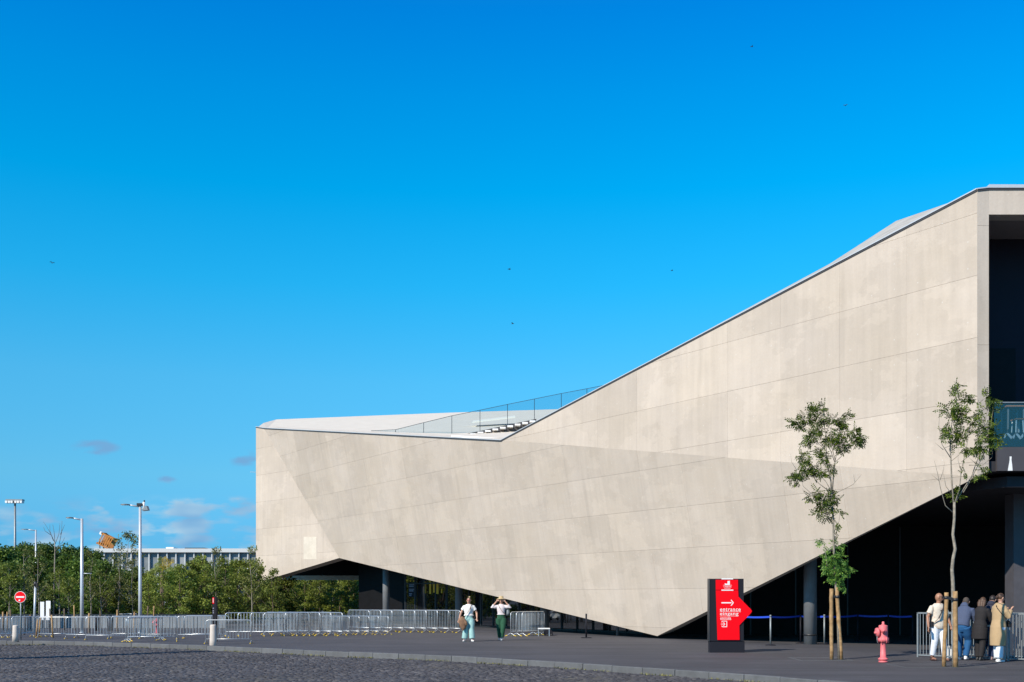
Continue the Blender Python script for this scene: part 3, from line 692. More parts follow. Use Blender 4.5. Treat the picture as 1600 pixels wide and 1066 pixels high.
flat(((1126.8, 941.2), (1142.5, 941.2), (1142.5, 943.0), (1126.8, 943.0)), rp, 'arrow_shaft')
flat(((1141.2, 937.8), (1142.3, 937.3), (1146.1, 942.1), (1142.3, 947), (1141.2, 946.4), (1144.4, 942.1)), rp, 'arrow_head')
Mt = Matrix.Rotation(R(90), 4, 'X')
def label(s, px, pyb, wpx, hpx, par, name, spacing=1.12, bold=0.006):
    mb = MB(); text_mb(mb, s, wpx*sk, hpx*sk, Matrix.Translation(sp_(px, pyb, yf-.001)) @ Mt, 0, spacing=spacing, bold=bold); return mb.build(name, M['white'], par)
label('entrance', 1124.6, 955.3, 32.0, 5.0, rp, 'lettering'); label('eingang', 1124.6, 963.2, 28.6, 6.6, rp, 'lettering'); label('entrada', 1125.0, 967.8, 16.6, 4.0, rp, 'lettering')
for a, b_, y in ((1124.3, 1157, 955.9), (1124.3, 1153, 962.6), (1125, 1142, 968.3)): flat(((a, y), (b_, y), (b_, y+.4), (a, y+.4)), rp, 'underline')
label('LISBON', 1130.5, 918.2, 11.4, 2.4, tp, 'lettering'); label('CRUISE PORT', 1131.3, 920.4, 9.8, 1.4, tp, 'lettering')
ic = MB()
for q in (((1127.2, 970.3), (1135.4, 970.3), (1135.4, 971.2), (1127.2, 971.2)), ((1134.6, 971.2), (1135.6, 971.2), (1135.6, 979), (1134.6, 979)), ((1128, 979), (1135.4, 979), (1135.4, 980), (1128, 980)), ((1127.2, 971.2), (1128, 971.2), (1128, 973), (1127.2, 973)), ((1127.2, 977.6), (1128, 977.6), (1128, 979.4), (1127.2, 979.4)), ((1126, 974.9), (1131.4, 974.9), (1131.4, 975.7), (1126, 975.7)), ((1129.6, 972.9), (1130.3, 972.4), (1132.6, 975.3), (1130.3, 978.2), (1129.6, 977.7), (1131.2, 975.3))):
    ic.prism([sp_(*p, yf) for p in q], (0, .004, 0))
ic.build('door_pictogram', M['white'], rp)

# ------------------------------------------------------------------ hydrants
def make_hydrant():
    r = root('fire_hydrant', 'faded red pillar fire hydrant standing on the plaza beside the staked tree', 'fire hydrant', group=None)
    mb = MB(); mb.lathe([(.125, 0), (.125, .035), (.095, .045), (.085, .06), (.135, .065), (.135, .10), (.078, .105), (.075, .50), (.085, .515), (.145, .52), (.145, .60), (.125, .61), (.12, .63), (.12, .90), (.113, .925), (.05, .935)], 20)
    mb.build('body', M['hyd'], r)
    mb = MB(); mb.lathe([(.05, .93), (.05, .95), (.032, .96), (.036, 1.0), (.02, 1.02)], 8); mb.build('top_nut', M['hyd'], r)
    for a in range(6):
        an = a*math.pi/3; mb = MB(); mb.lathe([(.016, .485), (.016, .625)], 6, M=Matrix.Translation((.138*math.cos(an), .138*math.sin(an), 0))); mb.build('bolt', M['hyd'], r)
    for a in range(4):
        an = a*math.pi/2+.5; mb = MB(); mb.lathe([(.014, .055), (.014, .12)], 6, M=Matrix.Translation((.118*math.cos(an), .118*math.sin(an), 0))); mb.build('bolt', M['hyd'], r)
    Mx = Matrix.Translation((-.08, -.02, .76)) @ Matrix.Rotation(R(-98), 4, 'Y') @ Matrix.Rotation(R(14), 4, 'X')
    mb = MB(); mb.lathe([(.085, 0), (.08, .05), (.115, .06), (.118, .085), (.112, .11), (.06, .125), (.03, .13), (.03, .17)], 16, M=Mx); mb.build('large_outlet', M['hyd'], r)
    Mx = Matrix.Translation((-.01, -.10, .79)) @ Matrix.Rotation(R(90), 4, 'X') @ Matrix.Rotation(R(-14), 4, 'Y')
    mb = MB(); mb.lathe([(.055, 0), (.05, .05), (.062, .055), (.06, .085), (.022, .09), (.022, .115)], 14, M=Mx); mb.build('side_outlet', M['hyd'], r)
    mb = MB(); mb.tube([(-.17, -.05, .66), (-.175, -.05, .58), (-.16, -.04, .50), (-.12, -.03, .46)], .009, 5); mb.build('chain', M['galvd'], r)
    return r
hy = make_hydrant()
place(hy, gnd(1380, 1035), R(-6)); hy.scale = (.92, .92, 1)
place(hy, gnd(244, 991), R(20), 'small faded red fire hydrant behind the crowd barriers at the left', .70)

# ------------------------------------------------------------------ bollards
def make_bollard():
    r = root('bollard', 'tall cream concrete bollard in front of the single crowd barrier', 'bollard', group='cream bollards along the kerb')
    mb = MB(); mb.lathe([(.155, 0), (.145, .3), (.13, .80), (.118, .835), (.09, .845)], 24); mb.build('post', M['bollard'], r)
    mb = MB(); mb.lathe([(.17, -.01), (.17, .012), (.15, .016)], 24); mb.build('collar', M['kerb'], r); return r
bo = make_bollard()
p = gnd(333.2, 1015.5, RZ); place(bo, (p.x, p.y, RZ+.03), 0, scale=(.83, .83, .98))
p = gnd(28, 1002.6, 0.0); place(bo, (p.x, p.y-.2, .0), 0, 'cream concrete bollard at the foot of the no entry sign', (.78, .78, .72))

# ------------------------------------------------------------------ no-entry sign
p = gnd(32.5, 999.5); Y = p.y
ne = root('no_entry_sign', 'round red no entry sign with a white bar on a thin grey pole', 'road sign', p)
mb = MB(); mb.tube([(0, 0, 0), (0, 0, Z_(925, Y))], .028, 8); mb.build('pole', M['galvd'], ne)
zc = Z_(933, Y); rr = 8.9*Y/F; Mx = Matrix.Translation((0, -.035, zc)) @ Matrix.Rotation(R(90), 4, 'X')
mb = MB(); mb.lathe([(rr, 0), (rr, .02)], 32, M=Mx, smooth=False); dk = mb.build('disc', M['white'], ne)
mb = MB(); mb.lathe([(rr*.93, .02), (rr*.93, .024)], 32, M=Mx, smooth=False); mb.build('red_face', M['red'], ne)
mb = MB(); mb.box((-rr*.72, -.064, zc-rr*.14), (rr*.72, -.0595, zc+rr*.14)); mb.build('white_bar', M['white'], ne)
mb = MB(); mb.lathe([(rr*.17, .024), (rr*.17, .028)], 12, M=Matrix.Translation((-rr*.1, -.035, zc-rr*.62)) @ Matrix.Rotation(R(90), 4, 'X')); mb.build('sticker', M['white'], ne)

# ------------------------------------------------------------------ information totem
p = gnd(336, 1003); k = p.y/F
tt = root('information_totem', 'slim black totem with a red top patch behind the crowd barriers', 'totem', p)
mb = MB(); mb.box((-3.1*k, -.1, 0), (2.9*k, .1, (1003-933)*k)); mb.build('post', M['tote'], tt)
mb = MB(); mb.box((-3.0*k, -.105, (1003-943.5)*k), (-.4*k, -.101, (1003-933.6)*k)); mb.build('red_patch', M['red'], tt)
mb = MB(); text_mb(mb, '|||', 1.2*k, 5.5*k, Matrix.Translation((-2.3*k, -.108, (1003-941.5)*k)) @ Mt, 0) if 0 else mb.box((-2.1*k, -.108, (1003-941.8)*k), (-1.3*k, -.106, (1003-935)*k)); mb.build('white_mark', M['white'], tt)
for y in (951.5, 955.5, 958.5): mb = MB(); mb.box((-2.5*k, -.106, (1003-y)*k), (-.6*k, -.102, (1003-y+1.9)*k)); mb.build('grey_symbol', M['dimtext'], tt)

# ------------------------------------------------------------------ street lamps
def street_lamp(px, pyb, pyt, label, arm=-1, armpx=26, extra=None, Y=None, grp='street lamps on the left', pole=None):
    if Y is None: Y = gnd(px, pyb).y
    k = Y/F; b = Vector((X_(px, Y), Y, 0)); h = Z_(pyt, Y)
    if pole: b.x = pole[0]; b.z = RZ-.01; h = pole[1]
    r = root('street_lamp', label, 'street lamp', b, group=grp)
    mb = MB(); mb.tube([(0, 0, 0), (0, 0, h*.35), (0, 0, h)], [.085, .08, .06], 12); mb.lathe([(.12, 0), (.12, .03)], 12); mb.build('pole', M['pole'], r)
    mb = MB(); mb.tube([(0, 0, h-.06), (-armpx*k*.45, 0, h+.0), (-armpx*k*.62, 0, h+.02)], .035, 8); mb.build('arm', M['pole'], r)
    a = -armpx*k; mb = MB()
    mb.loft([(Vector((a*1.13, 0, h+.05)), .02, .03, Matrix.Rotation(R(90), 3, 'Y')), (Vector((a*1.0, 0, h+.05)), .025, .12, Matrix.Rotation(R(90), 3, 'Y')), (Vector((a*.8, 0, h+.045)), .035, .14, Matrix.Rotation(R(90), 3, 'Y')), (Vector((a*.6, 0, h+.03)), .03, .06, Matrix.Rotation(R(90), 3, 'Y'))], 12)
    hd = mb.build('lamp_head', M['galvd'], r)
    mb = MB(); mb.box((a*1.08, -.10, h+.012), (a*.72, .10, h+.02)); mb.build('lens', M['white'], hd)
    if extra: extra(r, h, k)
    return r
def camera_gear(r, h, k):
    mb = MB(); mb.box((-.13, -.1, h-.02), (.10, .12, h+.10)); mb.build('junction_box', M['dark'], r)
    mb = MB(); mb.tube([(.0, 0, h-.15), (.30, 0, h-.15)], .025, 6); mb.build('bracket', M['galvd'], r)
    mb = MB(); mb.tube([(.17, 0, h-.18), (.17, 0, h+.16)], .055, 8); mb.build('antenna', M['white'], r)
    mb = MB(); mb.tube([(.19, 0, h+.16), (.19, 0, h+.24)], .035, 8); mb.build('antenna_cap', M['dark'], r)
    mb = MB(); mb.prism([(.13, -.15, h-.25), (.40, -.15, h-.22), (.33, -.15, h-.02), (.22, -.15, h-.08)], (0, .3, 0)); mb.build('floodlight', M['galvd'], r)
def ladder_box(r, h, k):
    mb = MB(); mb.tube([(0, 0, Z_(901, 60)), (.45, 0, Z_(901, 60))], .02, 6); mb.build('bracket', M['pole'], r)
street_lamp(219, 989.5, 790, 'tall grey street lamp carrying a camera and floodlight at its top', armpx=27, extra=camera_gear)
street_lamp(128, 989, 810.5, 'tall plain grey street lamp left of the one with the camera', armpx=22, extra=ladder_box)
street_lamp(56, 0, 828, 'shorter grey street lamp behind the trees, leftmost of the street lamps', armpx=20, Y=88)
lp = root('concrete_mast', 'thick concrete mast beside the cobbled road, out of the picture, whose shadow crosses the cobbles', 'mast', (-17.0, 30.5, RZ-.01))  # added out of view, only to throw the long shadow over the cobbles
mb = MB(); mb.tube([(0, 0, 0), (0, 0, 7.2)], [.42, .30], 16); mb.build('mast_post', M['bollard'], lp)
p = gnd(53, 989.8); k = p.y/F
cp = root('camera_pole', 'short grey pole with a black camera dome beside the no entry sign', 'pole', p)
mb = MB(); mb.tube([(0, 0, 0), (.07, 0, (990-915)*k)], [.052, .05], 12); mb.build('pole', M['pole'], cp)
mb = MB(); mb.tube([(.07, 0, (990-916)*k), (.08, 0, (990-909)*k)], [.075, .07], 12); mb.box((.06, -.06, (990-918)*k), (.17, .06, (990-911)*k)); mb.build('camera_dome', M['dark'], cp)
# floodlight mast
Y = 118; mst = root('floodlight_mast', 'tall floodlight mast with a wide lamp head beyond the trees', 'mast', (X_(23.5, Y), Y, 0)); k = Y/F; h = Z_(782, Y)
mb = MB(); mb.tube([(0, 0, 0), (0, 0, h)], [.16, .10], 10); mb.build('pole', M['galvd'], mst)
mb = MB(); mb.box((-13*k, -.3, h-.06), (13*k, .3, h+.10)); hd = mb.build('crossbar', M['galvd'], mst)
for a in (-11.5, -7, -3, 3, 7, 11.5): mb = MB(); mb.prism([((a-1.7)*k, -.4, h-.07), ((a+1.7)*k, -.4, h-.07), ((a+1.4)*k, -.4, h-.30), ((a-1.4)*k, -.4, h-.30)], (0, .6, 0)); mb.build('floodlight', M['white'], mst)

# ------------------------------------------------------------------ crowd barriers
def make_barrier():
    r = root('crowd_barrier', 'x', 'crowd barrier', group='galvanised crowd barriers')
    W, Hh, z0, rt, rc = 2.1, 1.1, .22, .019, .13
    top = [(-W/2, 0, .10), (-W/2, 0, Hh-rc)]+[(-W/2+rc-rc*math.cos(a), 0, Hh-rc+rc*math.sin(a)) for a in (R(30), R(60))]+[(-W/2+rc, 0, Hh), (W/2-rc, 0, Hh)]+[(W/2-rc+rc*math.sin(a), 0, Hh-rc+rc*math.cos(a)) for a in (R(30), R(60))]+[(W/2, 0, Hh-rc), (W/2, 0, .10)]
    mb = MB(); mb.tube(top, rt, 6); mb.tube([(-W/2, 0, z0), (W/2, 0, z0)], rt*.9, 6); mb.build('frame', M['galv'], r)
    mb = MB(); nb = 15
    for i in range(1, nb): x = -W/2+W*i/nb; mb.tube([(x, 0, z0), (x, 0, Hh)], .0095, 4, cap=False)
    mb.build('bars', M['galv'], r, kind='stuff')
    for s in (-1, 1):
        x = s*(W/2); mb = MB(); mb.tube([(x, -.27, .012), (x, -.20, .03), (x, -.05, .13), (x, .05, .13), (x, .20, .03), (x, .27, .012)], .017, 5)
        mb.tube([(x, -.285, .012), (x, -.17, .048)], .021, 5, mi=1); mb.tube([(x, .285, .012), (x, .17, .048)], .021, 5, mi=1)
        mb.build('foot', [M['galv'], M['yellow']], r)
    return r
bar = make_barrier(); index_children()
def bfit(px, py, ang, label, s=0.8, W=2.1):
    """px,py: ground point of the barrier's left leg; ang: its run, anticlockwise from the picture's right."""
    g_ = gnd(px, py); a = R(ang); c = g_+Vector((math.cos(a), math.sin(a), 0))*W*s/2
    return place(bar, c, a, label, s)
B_ = 'steel crowd barrier '
# long line across the left, from the sign to the totem
bfit(60, 996.5, -4, B_+'first in the long line right of the no entry sign', .76)
bfit(103, 998.5, 6, B_+'overlapping the first one, in front of the plain tall street lamp', .78)
bfit(134, 1000, 10, B_+'starting just right of the plain tall street lamp', .80)
bfit(174, 997, 14, B_+'running behind the narrow stacked pair left of the camera lamp', .80)
bfit(199, 1003, 12, B_+'whose left leg stands nearest the kerb at the camera lamp', .84)
bfit(219, 998, 6, B_+'passing in front of the small red hydrant', .80)
bfit(277, 999, 8, B_+'between the small red hydrant and the black totem', .82)
bfit(288, 997.5, 12, B_+'reaching behind the black totem', .82)
for i, (px, py) in enumerate(((197, 1003.5), (200.5, 1002.5))):
    bfit(px, py, 62, B_+('nearer one' if i == 0 else 'farther one')+' of the pair seen end-on beside the camera lamp', .80)
bfit(321.5, 1006, 1, B_+'standing alone just behind the tall cream bollard', .76)
# end-on group at the far left edge
for i, px in enumerate((-10, 0, 9, 18)):
    bfit(px, 996.5, 48, B_+('cut by the left edge of the picture', 'second from the left edge of the picture', 'third from the left edge of the picture', 'nearest the no entry sign on its left side')[i], .76)
# row behind the totem and up to the stack
for i, px in enumerate((352, 372, 392, 412)):
    bfit(px, 994.5, 18, B_+('behind the right half of the lone barrier', 'right of the lone barrier, behind it', 'under the corner of the building', 'first right of the building corner')[i], .90)
nm = ['first', 'second', 'third', 'fourth', 'fifth', 'sixth', 'seventh', 'eighth', 'ninth', 'tenth']
for i in range(6):
    bfit(447+i*17.6, 993.5+i*.1, 128, B_+nm[i]+' from left in the stack below the roof notch', .90)
for i in range(6):
    bfit(531+i*15.2, 992.3, 128, B_+nm[i]+' from left in the low front stack by the dark wall', .74)
for i in range(9):
    bfit(577+i*17.8, 988-.2*i+(i*.35), 128, B_+nm[i]+' from left in the back stack beside the walking women', .94)
bfit(798, 994.5, 60, B_+'left one of the close pair behind the straw-hat woman', .93)
bfit(816, 994.5, 60, B_+'right one of the close pair behind the straw-hat woman', .93)
bfit(807, 994.5, 60, B_+'tucked inside the close pair behind the straw-hat woman', .93)

# ------------------------------------------------------------------ belt stanchions
post_px = [(1151, 1005.5), (1204, 1008.6), (1251, 1005.5), (1288, 1007), (1340, 1003.5), (1388, 1004.5), (1426, 1006)]
M['belt2'] = M['belt']
labs = ['belt post hidden behind the black pillar sign', 'belt post nearest the black pillar sign, holding the bright blue belt', 'belt post left of the round grey column', 'belt post between the column and the left tree stakes', 'belt post right of the left tree stakes', 'belt post behind the red hydrant', 'belt post beside the left end of the steel fence']
pts = [gnd(*q) for q in post_px]
for i, g_ in enumerate(pts):
    r = root('belt_post', 'thin dark '+labs[i], 'belt post', g_, group='belt posts in front of the dark undercroft')
    mb = MB(); mb.tube([(0, 0, .02), (0, 0, .98)], .03, 8); mb.lathe([(.04, .98), (.035, 1.03), (.01, 1.04)], 10); mb.build('post', M['galvd'] if i in (1, 3) else M['tote'], r)
    mb = MB(); mb.lathe([(.18, 0), (.18, .02), (.05, .04)], 18); mb.build('base', M['tote'], r)
    if i+1 < len(pts):
        d = pts[i+1]-g_; mb = MB(); n_ = 8; vs = []
        for j in range(n_+1):
            t = j/n_; q = d*t; z = .97-.03*math.sin(math.pi*t); vs += [Vector((q.x, q.y, z+.03)), Vector((q.x, q.y, z-.03)), Vector((q.x, q.y+.004, z-.03)), Vector((q.x, q.y+.004, z+.03))]
        fs = []
        for j in range(n_):
            for q in range(4): fs.append((j*4+q, j*4+(q+1) % 4, (j+1)*4+(q+1) % 4, (j+1)*4+q))
        mb.add(vs, fs); mb.build('belt', M['belt'], r)
g_ = gnd(916, 997); r = root('belt_post', 'single thin dark post with a flat base under the low tip of the building', 'belt post', g_)
mb = MB(); mb.tube([(0, 0, .02), (0, 0, .98)], .035, 8); mb.build('post', M['tote'], r); mb = MB(); mb.box((-.2, -.2, 0), (.2, .2, .03)); mb.build('base', M['tote'], r)

# ------------------------------------------------------------------ steel bar fence on the right
def steel_fence(a, b_, hgt, label, n_bars, lean=None):
    a = Vector(a); b_ = Vector(b_); d = b_-a; L_ = d.length; r = root('steel_fence', label, 'fence', a, rz=math.atan2(d.y, d.x))
    npan = max(1, round(L_/2.5)); pw = L_/npan
    for i in range(npan):
        x0, x1 = i*pw+.02, (i+1)*pw-.02
        mb = MB(); mb.box((x0, -.02, hgt-.04), (x1, .02, hgt)); mb.box((x0, -.015, .04), (x1, .015, .07)); mb.box((x0, -.02, 0), (x0+.04, .02, hgt)); mb.box((x1-.04, -.02, 0), (x1, .02, hgt))
        fr = mb.build('panel_frame', M['galvd'], r); nb = int(n_bars*pw); me = None
        for j in range(1, nb):
            x = x0+(x1-x0)*j/nb
            if me is None: q = MB(); q.box((-.009, -.006, .07), (.009, .006, hgt-.04)); me = q.mesh('bar', M['galvd'])
            o = bpy.data.objects.new('bar', me); o.location = (x, 0, 0); link(o, fr)
    return r
fa = gnd(1432, 1026.5); fb = gnd(1600, 1033.5); dd = (fb-fa).normalized()
steel_fence(fa, fa+dd*7.5, 1.22, 'steel bar fence that the group of people lean on', 11)
nn = Vector((-dd.y, dd.x, 0)); nn = nn if nn.y > 0 else -nn
fa2 = fa+nn*1.25+dd*.15
steel_fence(fa2, fa2+dd*7.5, 1.22, 'second steel bar fence close behind the one the people lean on', 11)

# ------------------------------------------------------------------ low wall, banners, bins at the left
Yw = 61; mb = MB(); wl = root('low_wall', 'low grey ribbed boundary wall under the trees at the left', 'wall', (X_(150, Yw), Yw, 0))
x0 = X_(-60, Yw)-wl.location.x; x1 = X_(352, Yw)-wl.location.x; n_ = int((x1-x0)/.9)
M['wallg'] = mat('grey_fence_board', (0.20, 0.21, 0.22), 0.7, objvar=0.12, var=0.08, scale=3)
for i in range(n_):
    xa_ = x0+(x1-x0)*i/n_; mb = MB(); mb.box((xa_+.01, 0, 0), (xa_+(x1-x0)/n_-.01, .05, .70)); 
    for q in range(4): xx = xa_+.12+q*.2; mb.box((xx, -.025, .02), (xx+.07, -.001, .68))
    mb.build('wall_panel', M['wallg'], wl)
mb = MB(); mb.box((x0, -.05, .705), (x1, .08, .75)); mb.build('wall_cap', M['mull'], wl)
for i, (a, b_, t) in enumerate(((63, 69, 940.5), (72, 79, 939))):
    Y = 60.2; xm = X_((a+b_)/2, Y); bn = root('banner_stand', ('narrower left' if i == 0 else 'wider right')+' one of two white banner stands under the trees', 'banner', (xm, Y, 0))
    hw = (b_-a)/2*Y/F; zt_ = Z_(t, Y); mb = MB(); mb.box((-hw, -.02, .45), (hw, .02, zt_)); mb.build('banner_sheet', M['white'], bn)
    mb = MB(); mb.box((-.03, .025, 0), (.03, .06, zt_)); mb.box((-hw, -.1, 0), (hw, .1, .03)); mb.build('banner_frame', M['dark'], bn)
for i, (px, w_) in enumerate(((46, 8), (172, 9), (151, 7))):
    Y = 56; k = Y/F; x = X_(px, Y); zt_ = max(.4, Z_((962, 962, 963)[i], Y)); b = root('litter_bin', ('dark round litter bin left of the white banner stands', 'wide dark litter bin behind the barrier left of the camera lamp', 'narrow dark litter bin left of the wide one')[i], 'bin', (x, Y, 0))
    mb = MB(); mb.lathe([(w_*k*.42, 0), (w_*k*.5, zt_*.9)], 14); mb.build('bin_body', M['tote'], b); mb = MB(); mb.lathe([(w_*k*.53, zt_*.9), (w_*k*.53, zt_*.96), (w_*k*.3, zt_)], 14); mb.build('bin_lid', M['dark'], b)
Y = 66; 
cv = root('white_car', 'white car roof showing above the low wall behind the barriers', 'car', (X_(192, Y), Y+1, 0))
mb = MB(); 
prof = [(-2.0, .35), (-2.05, .75), (-1.5, .95), (-.9, 1.38), (.6, 1.42), (1.3, 1.0), (1.95, .88), (2.05, .45), (2.0, .3)]
cv.scale = (.5,)*3; mb.prism([Vector((x*.92, -.85, z)) for x, z in prof], (0, 1.7, 0)); mb.build('car_body', M['white'], cv)
mb = MB(); mb.prism([Vector((x*.92, -.86, z)) for x, z in ((-1.3, .98), (-.82, 1.33), (.5, 1.36), (1.1, 1.02))], (0, 1.72, 0)); mb.build('car_window', M['glassdark'], cv)
for sx in (-1.25, 1.25):
    for sy in (-.8, .8): mb = MB(); mb.lathe([(.32, -.1), (.32, .1)], 18, M=Matrix.Translation((sx, sy, .32)) @ Matrix.Rotation(R(90), 4, 'X')); mb.build('wheel', M['dark'], cv)
# white trestle and case by the close barrier pair
p = gnd(848, 994); tb = root('white_table', 'small low white table beside the close pair of barriers under the building', 'table', p)
mb = MB(); mb.box((-.2, -.2, .30), (.30, .2, .34)); mb.build('tabletop', M['white'], tb)
for sx in (-.18, .27):
    for sy in (-.18, .18): mb = MB(); mb.box((sx-.012, sy-.012, 0), (sx+.012, sy+.012, .30)); mb.build('leg', M['galv'], tb)
p = gnd(857, 993); cs = root('equipment_case', 'dark domed equipment case on small wheels under the building', 'case', p)
mb = MB(); mb.prism([Vector((x, -.15, z)) for x, z in ((-.2, .05), (-.19, .17), (-.12, .25), (.08, .26), (.17, .18), (.2, .05))], (0, .35, 0)); mb.build('case_shell', M['tote'], cs)
for sx in (-.14, .14): mb = MB(); mb.lathe([(.04, -.15), (.04, .18)], 10, M=Matrix.Translation((sx, 0, .04)) @ Matrix.Rotation(R(90), 4, 'X')); mb.build('wheel', M['dark'], cs)

# ------------------------------------------------------------------ far glass building and crane
Y = 150; k = Y/F
gb = root('glass_building', 'long low glazed building with a white roof edge beyond the trees', 'building', (X_(300, Y), Y, 0))
ox = gb.location.x; xl, xr = X_(150, Y)-ox, X_(640, Y)-ox; zt_ = Z_(857.5, Y)
mb = MB(); mb.box((xl, -.6, zt_-.5), (xr, 14, zt_)); mb.build('roof', mat('weathered_white', (0.55, 0.56, 0.55), .6, var=.06), gb)
M['fglass'] = mat('far_glazing', (0.17, 0.19, 0.20), 0.45, ior=1.6, var=0.2, scale=1.2)
M['fglass2'] = mat('far_blind', (0.26, 0.28, 0.29), 0.5, var=0.15, scale=1)
n_ = int((xr-xl)/(13.9*k)); pw = (xr-xl)/n_; pm = None
for i in range(n_+1):
    x = xl+i*pw; mb = MB(); mb.box((x-.07, -.35, 0), (x+.07, 0, zt_-.502)); mb.build('mullion', bpy.data.materials['weathered_white'], gb)
    if i < n_:
        for j, (z0, z1) in enumerate(((.2, 2.6), (2.65, 4.6), (4.65, zt_-.505))):
            mb = MB(); mb.box((x+.08, .02, z0), (x+pw-.08, .08, z1)); mb.build('pane', M['fglass'] if random.random() < .7 else M['fglass2'], gb)
mb = MB(); mb.box((xl, .09, 0), (xr, 14, zt_-.503)); mb.build('interior_core', M['wallg'], gb)
mb = MB(); mb.box((X_(252, Y)-ox, 2, zt_+.002), (X_(264, Y)-ox, 4, zt_+.30)); mb.build('roof_unit', M['white'], gb)
mb = MB(); mb.box((X_(282, Y)-ox, 2, zt_+.002), (X_(313, Y)-ox, 4, zt_+.22)); mb.build('roof_unit', M['dark'], gb)
Y2 = 165; w2 = root('white_shed', 'low white flat-roofed building glimpsed between the trees at far left', 'building', (X_(50, Y2), Y2, 0)); ox = w2.location.x
mb = MB(); mb.box((X_(10, Y2)-ox, 0, 0), (X_(84, Y2)-ox, 8, Z_(870, Y2))); mb.build('wall', M['wallg'], w2)
mb = MB(); mb.box((X_(8, Y2)-ox, -.4, Z_(874, Y2)), (X_(86, Y2)-ox, 8, Z_(867, Y2))); mb.build('roof', M['white'], w2)
Yc = 175; k = Yc/F; cr_ = root('crane_head', 'tilted orange lattice crane head rising above the treetops', 'crane', (X_(168, Yc), Yc, 0))
M['orange'] = mat('crane_orange', (0.50, 0.19, 0.02), 0.5, var=0.3, scale=2)
Mc = Matrix.Translation((0, 0, Z_(846, Yc))) @ Matrix.Rotation(R(27), 4, 'Y')
mb = MB()
for sx in (-1, 1):
    for sz in (-1, 1): mb.box((sx*1.0-.1, -1, sz*.85-.12), (sx*1.0+.1, 1, sz*.85+.12), M=Mc)
mb.box((-1.0, -1, .78), (1.0, -.8, .95), M=Mc); mb.box((-1.0, -1, -.95), (1.0, -.8, -.78), M=Mc); mb.build('crane_frame', M['orange'], cr_)
for i in range(6): mb = MB(); x = -.8+i*.32; mb.box((x-.07, -.98, -.8), (x+.07, -.85, .8), M=Mc); mb.build('slat', M['orange'], cr_)
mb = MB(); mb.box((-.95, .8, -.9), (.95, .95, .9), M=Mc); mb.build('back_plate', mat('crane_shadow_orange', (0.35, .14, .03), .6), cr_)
mb = MB(); mb.box((-1.35, -1, .55), (-.95, 0, 1.0), M=Mc); mb.build('sheave_block', M['white'], cr_)
mb = MB(); mb.bar((-1.0, 0, 0), (-1.2, 0, Z_(842, Yc)), .12, .12); mb.bar((.6, .2, 0), (-.8, .2, Z_(845, Yc)), .18, .18); mb.bar((1.0, 0, 0), (.9, 0, Z_(856, Yc)), .18, .18); mb.build('crane_leg', M['drip'], cr_)
# cafe things on the balcony
Yb2 = 32.5; k = Yb2/F
bt = root('high_table', 'tall table with an orange-brown top on the balcony', 'table', (X_(1583, Yb2), Yb2, zf+.285)); zf2 = zf+.285
zz = Z_(636, Yb2)-zf2; mb = MB(); mb.box((-17*k, -.3, zz-.04), (15*k, .3, zz)); mb.build('tabletop', mat('orange_wood', (0.42, 0.17, 0.06), .5), bt)
for sx in (-13, 11):
    for sy in (-.22, .22): mb = MB(); mb.bar((sx*k*1.08, sy, 0), (sx*k, sy, zz-.04), .035, .035); mb.build('leg', M['galvd'], bt)
bs = root('bar_stool', 'white bar stool in front of the tall balcony table', 'stool', (X_(1590, 32.0), 32.0, zf2)); zz = Z_(655, 32)-zf2; k = 32/F
mb = MB(); mb.box((-7*k, -.17, zz-.035), (7*k, .17, zz)); mb.build('seat', bpy.data.materials['orange_wood'], bs)
for sx in (-1, 1):
    for sy in (-1, 1): mb = MB(); mb.bar((sx*8*k, sy*.17, 0), (sx*5*k, sy*.13, zz-.035), .03, .03); mb.build('leg', M['white'], bs)
k = 31.8/F; bb = root('banner', 'black banner with white chevrons hung low behind the balcony glass', 'banner', (X_(1582, 31.72), 31.72, zf2))
z0, z1 = .02, Z_(676, 31.72)-zf2; mb = MB(); mb.prism([Vector((-22*k, 0, z0)), Vector((30*k, 0, z0)), Vector((30*k, 0, z1)), Vector((-14*k, 0, z1)), Vector((-20*k, 0, z0+.18))], (0, .02, 0)); mb.build('banner_sheet', M['tote'], bb)
def chev(x, zt__):
    mb = MB(); mb.prism([Vector(((x+a)*k, -.006, zt__+b_*k)) for a, b_ in ((0, 0), (4, 0), (11, -7), (7.5, -9)) ], (0, .004, 0)); mb.prism([Vector(((x+a)*k, -.006, zt__+b_*k)) for a, b_ in ((-1, -.5), (-5, -6), (-2, -8), (0, -4))], (0, .004, 0)); return mb.build('chevron', M['white'], bb)
chev(-10, z1-.02); chev(4, z1-.03); chev(17, z1-.02)

# ------------------------------------------------------------------ street trees on the right
def nearest(pt, lines):
    best = None
    for ln in lines:
        for i in range(len(ln)-1):
            a, b_ = ln[i], ln[i+1]; d = b_-a; a2 = Vector((a.x, a.z)); d2 = Vector((d.x, d.z)); t = max(0, min(1, (Vector((pt.x, pt.z))-a2).dot(d2)/max(1e-6, d2.length_squared)))
            q = a+d*t; dist = math.hypot(q.x-pt.x, q.z-pt.z)
            if best is None or dist < best[0]: best = (dist, q)
    return best[1]
def leaflet(mb, c, d, up, l, w_, mi=0):
    s = d.cross(up).normalized()*w_; n_ = s.cross(d).normalized()*w_*.35
    mb.add([c, c+d*l*.45+s+n_, c+d*l, c+d*l*.45-s+n_], [(0, 1, 2), (0, 2, 3)], mi)
def rdir(): 
    v = Vector((random.gauss(0, 1), random.gauss(0, 1), random.gauss(0, 1))); return v.normalized()
